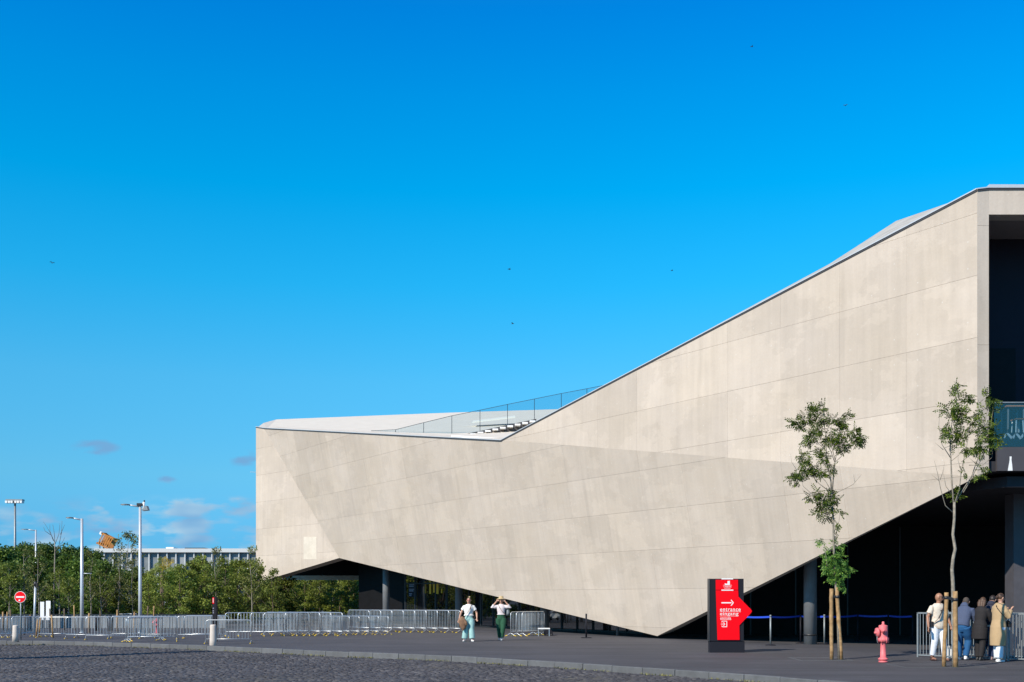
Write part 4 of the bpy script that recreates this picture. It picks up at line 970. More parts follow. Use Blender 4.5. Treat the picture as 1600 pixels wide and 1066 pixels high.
def photo_tree(label, base_px, base_py, trunk, branches, clusters, dens=.5, low=None, tr0=.038, group='young staked trees on the plaza'):
    b = gnd(base_px, base_py); Yt = b.y; k = Yt/F
    r = root('street_tree', label, 'tree', b, group=group)
    def loc(px, py, dy=0): return Vector((X_(px, Yt+dy)-b.x, dy, Z_(py, Yt+dy)))
    lines = []; mb = MB(); tp = [loc(*q) for q in trunk]; n_ = len(tp)
    tp = [q+Vector((random.uniform(-.008, .008), 0, 0)) for q in tp]
    rad = [tr0*(1-.42*i/(n_-1)) for i in range(n_)]; mb.tube(tp, rad, 9); lines.append(tp)
    mb.build('trunk', M['bark'], r)
    mb = MB()
    for j, (rad0, ln) in enumerate(branches):
        p0 = loc(*ln[0]); y0 = nearest(p0, lines).y if j else 0; sl_ = random.uniform(-.35, .35); L0 = 0; out = []
        for i, q in enumerate(ln):
            p = loc(*q); 
            if i: L0 += (p-loc(*ln[i-1])).length
            p = loc(*q, y0+sl_*L0); out.append(p)
        mb.tube(out, [rad0*(1-.72*i/(len(out)-1)) for i in range(len(out))], 6); lines.append(out)
    tw = MB()
    fol = MB(); fol2 = MB()
    for (px, py, rp_) in clusters:
        c = loc(px, py); q = nearest(c, lines); c = loc(px, py, q.y+random.uniform(-.12, .12))
        if (c-q).length > .05: tw.tube([q, q.lerp(c, .6)+Vector((0, 0, -.01)), c], [.006, .005, .003], 4)
        rr_ = rp_*k; dst = fol2 if low and py > low else fol
        for i in range(int(dens*rp_*rp_*.34)+2):   # pinnate sprays
            o = c+rdir()*rr_*random.uniform(.1, .9)**.6; ax_ = (rdir()+Vector((0, 0, -.25))+(o-c).normalized()*.8).normalized(); l = random.uniform(.10, .17); sd = ax_.orthogonal().normalized(); sd = (Matrix.Rotation(random.uniform(0, 6.28), 3, ax_) @ sd)
            for a in range(4):
                pt = o+ax_*l*(a/3.5)
                for s in (-1, 1): leaflet(dst, pt, (sd*s+ax_*.6+Vector((0, 0, -.25))).normalized(), ax_.cross(sd), random.uniform(.055, .085), .016)
            leaflet(dst, o+ax_*l, ax_, sd, .08, .016)
    mb.build('limbs', M['bark'], r); tw.build('twigs', M['bark'], r, kind='stuff'); fol.build('foliage', M['leafA'], r, kind='stuff')
    if fol2.v: fol2.build('low_foliage', M['leafA2'], r, kind='stuff')
    return r
photo_tree('slim young tree with leafy clumps low on its trunk, left of the red hydrant', 1311, 1031,
  [(1311, 1031), (1309, 960), (1306, 915), (1304, 880), (1303, 850), (1302, 815), (1299, 770)],
  [(.022, [(1299, 770), (1298, 750), (1292, 725), (1290, 680), (1286, 650), (1287, 637)]), (.018, [(1300, 772), (1303, 735), (1305, 720), (1300, 700), (1297, 680), (1300, 662)]), (.012, [(1305, 722), (1315, 713), (1323, 703), (1333, 684)]), (.010, [(1305, 720), (1309, 700), (1312, 688)]), (.010, [(1304, 722), (1297, 702), (1296, 690)]), (.010, [(1301, 772), (1318, 765), (1333, 757), (1346, 742)]), (.006, [(1336, 754), (1333, 740)]), (.012, [(1296, 768), (1280, 756), (1270, 745), (1252, 743)]), (.010, [(1298, 766), (1290, 752), (1280, 742)]), (.010, [(1291, 705), (1276, 690), (1262, 672), (1247, 663)]), (.010, [(1290, 690), (1294, 668), (1305, 652), (1320, 655)]), (.009, [(1301, 795), (1285, 782), (1272, 775), (1255, 760), (1253, 752)]), (.006, [(1266, 772), (1256, 770), (1254, 763)]), (.009, [(1301, 818), (1290, 802), (1278, 806)]), (.007, [(1303, 832), (1311, 815), (1312, 800)]), (.006, [(1245, 735), (1237, 722), (1235, 709)]), (.010, [(1303, 900), (1292, 882), (1288, 850)]), (.009, [(1304, 900), (1318, 888)]), (.009, [(1305, 912), (1312, 905)]), (.007, [(1275, 690), (1256, 710), (1248, 722)])],
  [(1248, 662, 10), (1262, 655, 10), (1240, 658, 5), (1275, 645, 11), (1268, 643, 6), (1287, 637, 6), (1283, 660, 9), (1270, 680, 11), (1262, 690, 8), (1280, 672, 8), (1305, 655, 8), (1317, 660, 8), (1324, 650, 5), (1315, 665, 6), (1308, 682, 12), (1312, 695, 10), (1293, 690, 8), (1334, 678, 11), (1345, 685, 7), (1340, 690, 7), (1318, 700, 6), (1283, 705, 7), (1287, 716, 8), (1253, 712, 7), (1258, 720, 6), (1240, 745, 8), (1247, 752, 5), (1250, 740, 9), (1262, 735, 9), (1275, 735, 9), (1285, 740, 6), (1300, 730, 6), (1265, 777, 5), (1275, 770, 7), (1285, 785, 9), (1293, 778, 9), (1300, 775, 6), (1280, 802, 8), (1295, 795, 8), (1305, 782, 6), (1292, 808, 5), (1312, 800, 5), (1309, 820, 4), (1308, 838, 3), (1285, 848, 4), (1308, 852, 6), (1298, 868, 10), (1310, 872, 8), (1290, 885, 8), (1305, 888, 12), (1300, 898, 8), (1319, 886, 7), (1325, 892, 6), (1315, 900, 8), (1308, 908, 8), (1320, 915, 5)], dens=.85, low=845)
photo_tree('slim young tree with a pale trunk in front of the leaning people', 1490, 1043,
  [(1491, 1043), (1491, 1000), (1490, 960), (1489, 910), (1488, 890), (1489.5, 872), (1492.5, 858), (1489.5, 835), (1491, 810), (1491, 785)],
  [(.020, [(1490, 787), (1487, 750), (1485, 700), (1485, 680), (1490, 640), (1494, 605)]), (.016, [(1492, 786), (1499, 765), (1502, 735), (1510, 700), (1516, 660)]), (.016, [(1493, 784), (1503, 768), (1518, 745), (1530, 710), (1537, 670), (1545, 630)]), (.012, [(1505, 770), (1518, 748), (1528, 727), (1536, 715)]), (.012, [(1489, 801), (1477, 790), (1470, 765), (1465, 740), (1460, 720)]), (.006, [(1468, 752), (1456, 742)]), (.006, [(1469, 750), (1474, 735), (1476, 722)]), (.010, [(1485, 715), (1472, 695), (1467, 665), (1468, 645)]), (.007, [(1474, 703), (1461, 692)]), (.009, [(1489, 775), (1478, 760), (1473, 735)]), (.008, [(1502, 722), (1515, 712), (1526, 700)]), (.008, [(1487, 720), (1505, 706)]), (.008, [(1514, 727), (1535, 727), (1550, 715), (1551, 700)]), (.007, [(1487, 680), (1500, 668), (1512, 655)]), (.006, [(1503, 740), (1497, 720), (1497, 700)]), (.007, [(1536, 680), (1548, 665), (1552, 640)]), (.006, [(1525, 725), (1515, 716)]), (.006, [(1537, 640), (1530, 632), (1543, 612)])],
  [(1497, 610, 7), (1494, 602, 4), (1494, 618, 5), (1510, 622, 8), (1517, 627, 6), (1492, 640, 10), (1480, 640, 8), (1502, 640, 10), (1500, 655, 9), (1490, 653, 8), (1480, 670, 8), (1475, 678, 7), (1488, 678, 7), (1500, 687, 10), (1505, 675, 8), (1486, 695, 5), (1510, 700, 8), (1520, 660, 9), (1525, 650, 8), (1530, 675, 8), (1538, 665, 9), (1540, 680, 8), (1530, 697, 8), (1520, 700, 9), (1537, 707, 7), (1543, 618, 7), (1551, 627, 7), (1550, 640, 6), (1553, 667, 6), (1552, 682, 8), (1558, 692, 6), (1550, 698, 5), (1536, 730, 5), (1525, 745, 6), (1507, 735, 5), (1530, 640, 4), (1493, 772, 5), (1497, 778, 4)], dens=.50, tr0=.05)
# stakes, ties and pit frames
def stake(pxb, pyb, pxt, pyt, r_, label, Yo=0, tie=None):
    b = gnd(pxb, pyb); k = b.y/F; o = root('tree_stake', label, 'stake', b, group='wooden tree stakes')
    t = Vector(((pxt-pxb)*k, 0, (pyb-pyt)*k)); mb = MB(); n_ = 8
    pts_ = [t*(i/n_)+Vector((random.uniform(-.006, .006), random.uniform(-.006, .006), 0)) for i in range(n_+1)]
    mb.tube(pts_, [r_*random.uniform(.93, 1.07) for _ in pts_], 10); mb.build('stake_post', M['wood'], o)
    if tie: 
        mb = MB(); z = t.z*tie[0]; x = t.x*tie[0]; mb.lathe([(r_*1.12, z-.035), (r_*1.12, z+.035)], 12, M=Matrix.Translation((x, 0, 0))); 
        a = Vector((x, -.01, z)); b2 = Vector(tie[1]); mb.prism([a+Vector((0, 0, .03)), a-Vector((0, 0, .03)), b2-Vector((0, 0, .035)), b2+Vector((0, 0, .035))], (0, .006, 0)); mb.build('tree_tie', M['dark'], o)
stake(1299.5, 1031, 1299, 920, .052, 'straight left stake of the tree with low leafy clumps')
stake(1314.5, 1031, 1307.5, 918, .052, 'leaning right stake of the tree with low leafy clumps', tie=(.87, (-.22, -.01, 1.66)))
stake(1474.5, 1042, 1479, 926, .048, 'leaning left stake of the pale-trunked tree', tie=(.93, (.0, 0, 1.56)))
stake(1493.5, 1043.3, 1492.5, 924, .055, 'thick right stake tied to the pale trunk', tie=(.89, (-.22, -.01, 1.62)))
def pit(px0, px1, py, dp, label):
    a = gnd(px0, py); b_ = gnd(px1, py+.3); r = root('tree_pit_frame', label, 'tree pit', a); w_ = (b_-a).x; mb = MB(); t = .022
    for lo, hi in (((0, 0, .002), (w_, t, .012)), ((0, dp-t, .002), (w_, dp, .012)), ((0, t, .002), (t, dp-t, .012)), ((w_-t, t, .002), (w_, dp-t, .012))): mb.box(lo, hi)
    mb.build('steel_edge', M['kerb'], r); mb = MB(); mb.box((t, t, .001), (w_-t, dp-t, .006)); mb.build('grate', M['asph'], r)
pit(1252, 1336, 1032.5, 1.4, 'thin steel frame set flush round the left staked tree'); pit(1414, 1545, 1043.5, 1.4, 'thin steel frame set flush round the right staked tree')
# ------------------------------------------------------------------ background trees
def tree_mesh(h, cr, z0, nclump, nleaf, lsize, lm, seed, trunk_r=.07, spread=.42, bark=None, shape=1.0):
    rs = random.Random(seed); g = np.random.default_rng(seed)
    mbt = MB(); top = Vector((rs.uniform(-.2, .2), rs.uniform(-.2, .2), h*.93)); pts = [Vector((0, 0, 0)), Vector((rs.uniform(-.1, .1), 0, h*.3)), Vector((rs.uniform(-.15, .15), rs.uniform(-.1, .1), h*.6)), top]
    mbt.tube(pts, [trunk_r, trunk_r*.8, trunk_r*.55, trunk_r*.15], 7)
    cl = []
    for i in range(nclump):
        t = rs.random(); z = z0+(h-z0)*t; env = cr*(math.sin(math.pi*min(1, (t*.82+.16)))**.6)*shape; a = rs.uniform(0, 6.28); rr_ = env*math.sqrt(rs.random())
        c = Vector((rr_*math.cos(a), rr_*math.sin(a), z)); cl.append((c, rs.uniform(.55, 1.25)*spread))
        if rs.random() < .6: b0 = Vector((0, 0, max(h*.2, z-rr_*.9-.2))); mbt.tube([b0, b0.lerp(c, .5)+Vector((0, 0, .05)), c], [trunk_r*.35, trunk_r*.22, .01], 5)
    P_ = []; 
    for c, r_ in cl:
        n = int(nleaf*(r_/spread)**2); v = g.normal(size=(n, 3)); v /= np.linalg.norm(v, axis=1)[:, None]; v *= (g.random(n)**(1/2.2))[:, None]*r_; v[:, 2] *= .75; P_.append(v+np.array(c))
    C = np.concatenate(P_); n = len(C); a = g.normal(size=(n, 3)); a[:, 2] -= .3; a /= np.linalg.norm(a, axis=1)[:, None]; b = np.cross(a, g.normal(size=(n, 3))); b /= np.linalg.norm(b, axis=1)[:, None]
    l = lsize*g.uniform(.7, 1.3, n)[:, None]; V = np.stack([C-a*l*.5, C+b*l*.28, C+a*l*.5, C-b*l*.28], 1).reshape(-1, 3)
    me = bpy.data.meshes.new('crown'); me.vertices.add(n*4); me.vertices.foreach_set('co', V.ravel()); me.loops.add(n*4); me.loops.foreach_set('vertex_index', np.arange(n*4, dtype=np.int32))
    me.polygons.add(n); me.polygons.foreach_set('loop_start', np.arange(0, n*4, 4, dtype=np.int32)); me.polygons.foreach_set('loop_total', np.full(n, 4, np.int32)); me.update(calc_edges=True); me.materials.append(lm)
    return mbt.mesh('trunk', bark or M['bark2']), me
kinds = {}
for i in range(4): kinds['y%d' % i] = tree_mesh(5.2, 1.25, 1.3, 34, 70, .17, M['leafB'], 11+i, .06, .42)
for i in range(4): kinds['h%d' % i] = tree_mesh(5.2, 1.1, 2.1, 28, 62, .17, M['leafB'], 111+i, .06, .42, M['bark'])
for i in range(3): kinds['s%d' % i] = tree_mesh(5.6, .75, 1.9, 20, 30, .15, M['leafD'], 31+i, .055, .38, M['bark'])
for i in range(4): kinds['d%d' % i] = tree_mesh(5.0, 2.0, .5, 60, 95, .22, M['leafC'], 51+i, .12, .62)
for i in range(3): kinds['g%d' % i] = tree_mesh(5.0, 2.0, .4, 60, 90, .22, M['leafB'], 71+i, .12, .60)
for i in range(2): kinds['b%d' % i] = tree_mesh(8.5, 3.4, 2.2, 60, 130, .34, M['leafC'], 91+i, .22, 1.05)
def bgtree(kind, px, Y, s, label, grp, stakes=False, sz=None):
    tm, cm = kinds[kind]; r = root('tree', label, 'tree', (X_(px, Y), Y, 0), rz=random.uniform(0, 6.28), group=grp); r.scale = (s, s, s*(sz or 1))
    link(bpy.data.objects.new('trunk', tm), r); link(bpy.data.objects.new('crown', cm), r, kind='stuff'); return r
LB = {'h': 'x', 'y': 'bushy young green tree in the row behind the barriers', 's': 'thin sparse young tree with pale leaves standing behind the barriers', 'd': 'dense dark green tree in the belt behind the barriers', 'g': 'mid green full tree in the belt beyond the low wall', 'b': 'large dark evergreen tree rising behind the belt'}
def top(kind, px, Y, pyt, **kw):
    hh_ = {'h': 5.35, 'y': 5.35, 's': 5.75, 'd': 5.3, 'g': 5.3, 'b': 9.0}[kind[0]]; s = Z_(pyt, Y)/hh_
    return bgtree(kind, px, Y, s, LB[kind[0]], {'h': 'bushy young trees', 'y': 'bushy young trees', 's': 'thin young trees', 'd': 'dense dark trees', 'g': 'mid green trees', 'b': 'large evergreens'}[kind[0]], **kw)
rt = random.Random(5)
# back belt, left part
for i, (px, py) in enumerate(((-14, 872), (8, 868), (30, 862), (55, 870), (80, 872), (103, 868), (128, 873), (148, 872), (165, 880), (186, 885), (206, 890), (228, 900), (250, 890), (275, 880), (300, 878), (322, 868), (345, 872), (366, 872), (388, 866), (410, 872), (432, 880))):
    top(('d%d' % (i % 4)) if i < 9 or i % 3 == 1 else ('g%d' % (i % 3)), px, rt.uniform(70, 84), py+rt.uniform(-9, 9))
for i, (px, py, Y) in enumerate(((5, 855, 112), (48, 846, 118), (28, 850, 120), (70, 848, 116), (95, 850, 120), (118, 853, 122), (-16, 848, 110), (140, 858, 121))): top('b%d' % (i % 2), px, Y, py)
top('s1', 198, 100, 830); top('s2', 188, 104, 836); top('s0', 209, 102, 838)
# front row of young trees
for i, (px, py, kd) in enumerate(((-8, 880, 'y'), (14, 886, 'y'), (38, 852, 's'), (61, 858, 's'), (92, 892, 'y'), (108, 900, 'y'), (142, 860, 's'), (158, 896, 'y'), (186, 882, 's'), (207, 870, 's'), (232, 896, 'y'), (255, 892, 'y'), (281, 890, 'y'), (298, 880, 'y'), (318, 862, 'y'), (338, 848, 's'), (352, 872, 'y'), (372, 866, 'y'), (394, 850, 's'), (405, 868, 'y'), (425, 880, 'y'))):
    top(('h' if kd == 'y' and px < 200 else kd)+str(i % (4 if kd == 'y' else 3)), px, rt.uniform(61.8, 66), py+rt.uniform(-9, 9))
for px in (438, 462, 486, 508, 531, 553, 575, 420): top('g%d' % (px % 3), px, rt.uniform(100, 112), 885+rt.uniform(-6, 6))
for px in (430, 450, 476, 500, 519, 545): top('y%d' % (px % 4), px, rt.uniform(97, 99), 893+rt.uniform(-4, 6))
for px in (445, 495, 540, 465, 520): top('d%d' % (px % 4), px, rt.uniform(114, 122), 885+rt.uniform(-6, 6))
# bare leafless tree above the belt
Y = 64; k = Y/F; r = root('bare_tree', 'leafless slender tree with upright twigs between the two left street lamps', 'tree', (X_(86, Y), Y, 0))
def bl(px, py, dy=0): return Vector(((px-86)*k, dy, Z_(py, Y)))
mb = MB(); mb.tube([Vector((-.1, 0, 0)), bl(85, 900), bl(86, 858), bl(85, 845)], [.05, .04, .03, .02], 7); mb.build('trunk', M['bark'], r)
mb = MB()
for ln in ([(85, 850), (80, 836), (73, 822), (68, 815)], [(84, 845), (79, 830), (77, 820)], [(85, 846), (86, 832), (84, 820)], [(86, 850), (93, 835), (95, 818)], [(93, 835), (99, 828), (100, 820)], [(86, 856), (98, 848), (101, 840)], [(80, 836), (71, 830), (69, 824)], [(94, 850), (95, 832), (97, 814)], [(86, 862), (94, 852)]):
    mb.tube([bl(*q, dy=random.uniform(-.15, .15)) for q in ln], [.016, .011, .007, .004][:len(ln)], 5)
mb.build('twigs', M['bark2'], r, kind='stuff')
# wooden support stakes of the young trees
pw_ = gnd(0, 985)
for i, (px, pyb, pyt0, w_) in enumerate(((38, 992, 958, 1.5), (56.5, 996, 962, 1.2), (60.5, 996, 958, 1.2), (79, 989, 945, 1.0), (83, 997, 955, 1.3), (139, 989, 952, 1.5), (158, 989, 948, 1.0), (183, 989, 947, 1.5), (209, 989, 950, 1.2), (229.5, 986, 941, 1.0), (239, 986, 941, 1.0), (49, 982, 955, 1.3), (18, 985, 947, 1.4), (5, 985, 950, 1.3), (12, 985, 950, 1.0), (101, 985, 945, 1.0), (117, 985, 940, 1.0))):
    pyt = pyt0+6; b = gnd(px, pyb); kk = b.y/F; o = root('tree_stake', 'short wooden support post of a young tree behind the barriers at the left', 'stake', b, group='small stakes of the young trees')
    mb = MB(); mb.tube([(0, 0, 0), (random.uniform(-.08, .08), 0, (pyb-pyt)*kk)], w_*kk, 7); mb.build('stake_post', M['wood'] if i % 3 else M['bark2'], o)
# palm with a yellowing frond
Y = 68; k = Y/F; r = root('palm_plant', 'small palm with yellow-tipped arching fronds among the green trees', 'palm', (X_(252, Y), Y, 0)); M['frond'] = mat('palm_frond', (0.16, 0.20, 0.03), .5, transl=.3); M['frond2'] = mat('yellow_frond', (0.40, 0.30, 0.03), .5, transl=.3)
mb = MB(); mb.tube([(0, 0, 0), (.05, 0, Z_(893, Y))], [.14, .10], 8); mb.build('trunk', M['bark2'], r)
for j, tip in enumerate(((273, 877), (240, 884), (262, 872), (275, 892), (232, 896), (250, 872))):
    a = Vector((.05, 0, Z_(893, Y))); t = Vector(((tip[0]-252)*k, random.uniform(-.5, .3), Z_(tip[1], Y))); m_ = (a+t)/2+Vector((0, 0, .35)); mb = MB()
    ps = [a*(1-s)**2+m_*2*s*(1-s)+t*s*s for s in [i/14 for i in range(15)]]; mb.tube(ps, [.018]*14+[.005], 4)
    for i in range(2, 15):
        dd_ = (ps[i]-ps[i-1]).normalized()
        for s in (-1, 1):
            sd = dd_.cross(Vector((0, 1, 0))).normalized()*s; leaflet(mb, ps[i], (sd+dd_*.5+Vector((0, random.uniform(-.5, .5), -.3))).normalized(), Vector((0, 1, 0)), .36*(1-i/22), .025)
    mb.build('frond', M['frond2'] if j in (0, 2) else M['frond'], r)
# parked lighting and lamp post seen through the undercroft
street_lamp(520, 0, 906, 'thin lamp post among the trees seen beneath the building', armpx=10, Y=109, grp=None)
# far wood closing the horizon
def far_wood():
    g = np.random.default_rng(4); V = []
    for i in range(420):
        x = g.uniform(-190, 120); y = 215+g.uniform(0, 25); r_ = g.uniform(1.2, 2.6); z = g.uniform(.5, 4.5)
        n = 60; v = g.normal(size=(n, 3)); v /= np.linalg.norm(v, axis=1)[:, None]; c = v*r_*g.uniform(.6, 1, n)[:, None]+np.array([x, y, z]); a = g.normal(size=(n, 3)); a /= np.linalg.norm(a, axis=1)[:, None]; b = np.cross(a, g.normal(size=(n, 3))); b /= np.linalg.norm(b, axis=1)[:, None]
        V.append(np.stack([c-a*.4, c+b*.3, c+a*.4, c-b*.3], 1).reshape(-1, 3))
    V = np.concatenate(V); n = len(V)//4; me = bpy.data.meshes.new('far_wood'); me.vertices.add(n*4); me.vertices.foreach_set('co', V.ravel()); me.loops.add(n*4); me.loops.foreach_set('vertex_index', np.arange(n*4, dtype=np.int32)); me.polygons.add(n); me.polygons.foreach_set('loop_start', np.arange(0, n*4, 4, dtype=np.int32)); me.polygons.foreach_set('loop_total', np.full(n, 4, np.int32)); me.update(calc_edges=True); me.materials.append(M['leafC'])
    link(bpy.data.objects.new('far_wood', me), None, kind='stuff', label='far dark belt of trees along the horizon')
far_wood()

# birds high in the sky
for i, (px, py, Yb3, a, lb) in enumerate(((796, 421, 120, 30, 'small dark bird in the middle of the sky, the higher of two close together'), (801, 506, 125, -20, 'small dark bird in the middle of the sky, the lower of two close together'), (1175, 73, 130, 10, 'small dark bird near the top of the sky at the right'), (1321, 165, 140, 60, 'small dark bird in the sky above the sloping roof'), (82, 411, 120, -40, 'small dark bird in the sky at the far left'), (1050, 423, 150, 20, 'tiny dark bird in the sky left of the roof slope'))):
    o = root('bird', lb, 'bird', P(px, py, Yb3), rz=R(a), group='birds in the sky')
    mb = MB(); mb.ball((0, 0, 0), (.13, .04, .035), 10, 6); mb.ball((.13, 0, .015), (.035, .025, .025), 8, 5); mb.prism([(-.11, -.02, 0), (-.11, .02, 0), (-.2, .035, 0), (-.2, -.035, 0)], (0, 0, .008)); mb.build('body', M['dark'], o)
    for s in (-1, 1): mb = MB(); mb.prism([(.05, s*.02, .02), (-.05, s*.02, .02), (-.03, s*.16, .10), (-.07, s*.30, .05), (.02, s*.16, .11)], (0, 0, .01)); mb.build('wing', M['dark'], o)
# every tree and stake of a kind gets its own place in words
ORD = 'first second third fourth fifth sixth seventh eighth ninth tenth eleventh twelfth thirteenth fourteenth fifteenth sixteenth seventeenth eighteenth nineteenth twentieth'.split()
def number(group, text):
    os_ = [o for o in bpy.data.objects if o.parent is None and o.get('group') == group]
    os_.sort(key=lambda o: o.location.x/o.location.y)
    for i, o in enumerate(os_): o['label'] = ('leftmost' if i == 0 else 'rightmost' if i == len(os_)-1 else ORD[i]+' from left')+' of the '+text
number('bushy young trees', 'bushy young green trees behind the crowd barriers')
number('dense dark trees', 'dense dark green trees in the belt beyond the barriers')
number('large evergreens', 'large dark evergreens rising behind the tree belt')
number('mid green trees', 'mid green full trees standing beyond the low wall')
number('thin young trees', 'thin sparse young trees with pale leaves behind the barriers')
number('small stakes of the young trees', 'short wooden posts beside the young trees')
# ------------------------------------------------------------------ people
def remeshed(mb, name, mats, vox=0.009, smooth=2, parent=None, **kw):
    me = mb.mesh('tmp', mats); ob = bpy.data.objects.new('tmp', me); COL.objects.link(ob)
    m = ob.modifiers.new('r', 'REMESH'); m.mode = 'VOXEL'; m.voxel_size = vox; m.use_smooth_shade = True
    s = ob.modifiers.new('s', 'SMOOTH'); s.iterations = smooth; s.factor = .5
    bpy.context.view_layer.update(); dg = bpy.context.evaluated_depsgraph_get(); out = bpy.data.meshes.new_from_object(ob.evaluated_get(dg)); out.name = name
    bpy.data.objects.remove(ob); bpy.data.meshes.remove(me)
    out.materials.clear()
    for q in (mats if isinstance(mats, (list, tuple)) else [mats]): out.materials.append(q)
    return link(bpy.data.objects.new(name, out), parent, **kw)
SKIN1 = mat('skin_fair', (0.52, 0.29, 0.20), .5); SKIN2 = mat('skin_tan', (0.33, 0.16, 0.095), .5)
HAIRB = mat('hair_brown', (0.07, 0.035, 0.018), .6, var=.3, scale=30); HAIRD = mat('hair_dark', (0.02, 0.012, 0.009), .55, var=.3, scale=30)
def cloth(n, c, v=.08): return mat(n, c, .85, var=v, scale=9, bump=.5, bscale=14)
V3 = Vector
def person(label, loc, yaw, h, J, skin, lean=0.0, hyaw=0.0, hpitch=0.0, group=None, fem=False, bulk=1.0):
    """J: joints in the body frame (x right, y forward, z up), in units of the height. Returns root, helpers."""
    r = root('person', label, 'person', loc, rz=yaw, group=group)
    S = lambda p: V3(p)*h
    def spine(z): # pelvis at .52; lean bends the trunk forward from there
        t = max(0, z-.52); return V3((0, math.sin(lean)*t, .52+math.cos(lean)*t if z > .52 else z))
    Rl = Matrix.Rotation(-lean, 3, 'X'); sh = .098*(.88 if fem else 1.03)*bulk; hipw = .058
    rings = [(.465, .070, .052), (.50, .090*(1.05 if fem else 1), .062), (.54, .088*(1.05 if fem else 1), .062), (.61, .072*bulk*(.93 if fem else 1.03), .052), (.68, .080*bulk, .058), (.745, .088*bulk, .062), (.785, .086*bulk, .055), (.812, .062*bulk, .044), (.832, .036, .036)]
    tor = [(spine(z)*h, a*h, b*h, Rl) for z, a, b in rings]
    head = spine(.832)+Rl @ V3((0, .012, .018)); neck0 = spine(.81); hc = spine(.832)+Rl @ V3((0, .016, .085)); Mh = Matrix.Rotation(hyaw, 3, 'Z') @ Matrix.Rotation(-lean*.4-hpitch, 3, 'X')
    b = MB(); b.loft(tor, 18)
    b.tube([neck0*h, head*h, (hc+V3((0, -.008, -.02)))*h], [.034*h, .031*h, .033*h], 12)
    b.ball(hc*h, (.043*h, .053*h, .062*h), 16, 12, M=Mh)
    def hd(p): return (hc+Mh @ V3(p))*h
    b.ball(hd((0, .020, -.030)), (.030*h, .030*h, .032*h), 12, 8, M=Mh)            # jaw
    b.tube([hd((0, .048, .008)), hd((0, .062, -.012)), hd((0, .056, -.018))], [.006*h, .0085*h, .007*h], 8)   # nose
    for s in (-1, 1): b.ball(hd((s*.044, -.002, -.002)), (.008*h, .012*h, .018*h), 8, 6, M=Mh); b.ball(hd((s*.017, .043, .010)), (.012*h, .008*h, .006*h), 8, 6, M=Mh)
    b.ball(hd((0, .052, -.033)), (.013*h, .005*h, .004*h), 8, 6, M=Mh)
    out = {'r': r, 'h': h, 'hd': hd, 'hc': hc, 'Mh': Mh, 'spine': spine, 'Rl': Rl, 'rings': rings, 'bulk': bulk}
    for i, s in ((0, -1), (1, 1)):
        hp = V3((s*hipw, 0, .50)); kn, an = V3(J['knee'][i]), V3(J['ankle'][i]); ty = J.get('toe', [(0, 1), (0, 1)])[i]
        b.tube([hp*h, (hp*.5+kn*.5)*h, kn*h, (kn*.6+an*.4)*h, an*h], [.056*h, .047*h, .034*h, .033*h, .021*h], 12)
        td = V3((ty[0], ty[1], 0)).normalized(); b.tube([(an-td*.02+V3((0, 0, -.02)))*h, (an+td*.05+V3((0, 0, -.026)))*h, (an+td*.085+V3((0, 0, -.03)))*h], [.022*h, .020*h, .014*h], 10)
        shd = spine(.775)+Rl @ V3((s*sh, 0, 0)); el, wr = V3(J['elbow'][i]), V3(J['wrist'][i])
        b.tube([spine(.782)*h+(Rl @ V3((s*.05, 0, 0)))*h, shd*h, (shd*.5+el*.5)*h, el*h, (el*.5+wr*.5)*h, wr*h], [.030*h, .030*h, .026*h, .023*h, .021*h, .0145*h], 12)
        fd = (wr-el).normalized(); fd = (fd+V3(J.get('hand', [(0, 0, 0), (0, 0, 0)])[i])).normalized(); side = fd.cross(V3((0, 1, 0.2))).normalized(); pn = side.cross(fd)
        pal = wr+fd*.028; b.tube([wr*h, (wr+fd*.02)*h, (wr+fd*.050)*h], [.0135*h, .019*h, .021*h], 10, ell=.62)
        for q in range(4):
            o = wr+fd*.046+side*((q-1.5)*.0105); L1 = (.040, .046, .043, .034)[q]; c1 = o+fd*L1*.5+pn*.003; c2 = c1+fd*L1*.38+pn*.014
            b.tube([o*h, c1*h, c2*h], [.0064*h, .006*h, .0048*h], 7)
        o = wr+fd*.016-side*.016*s; b.tube([o*h, (o+fd*.022-side*.014*s+pn*.006)*h, (o+fd*.036-side*.014*s+pn*.013)*h], [.0078*h, .0068*h, .0054*h], 7)
        out['an%d' % i] = an; out['td%d' % i] = td; out['kn%d' % i] = kn; out['hp%d' % i] = hp; out['sh%d' % i] = shd; out['el%d' % i] = el; out['wr%d' % i] = wr; out['fd%d' % i] = fd
    remeshed(b, 'body', skin, .0075, 2, r)
    return out
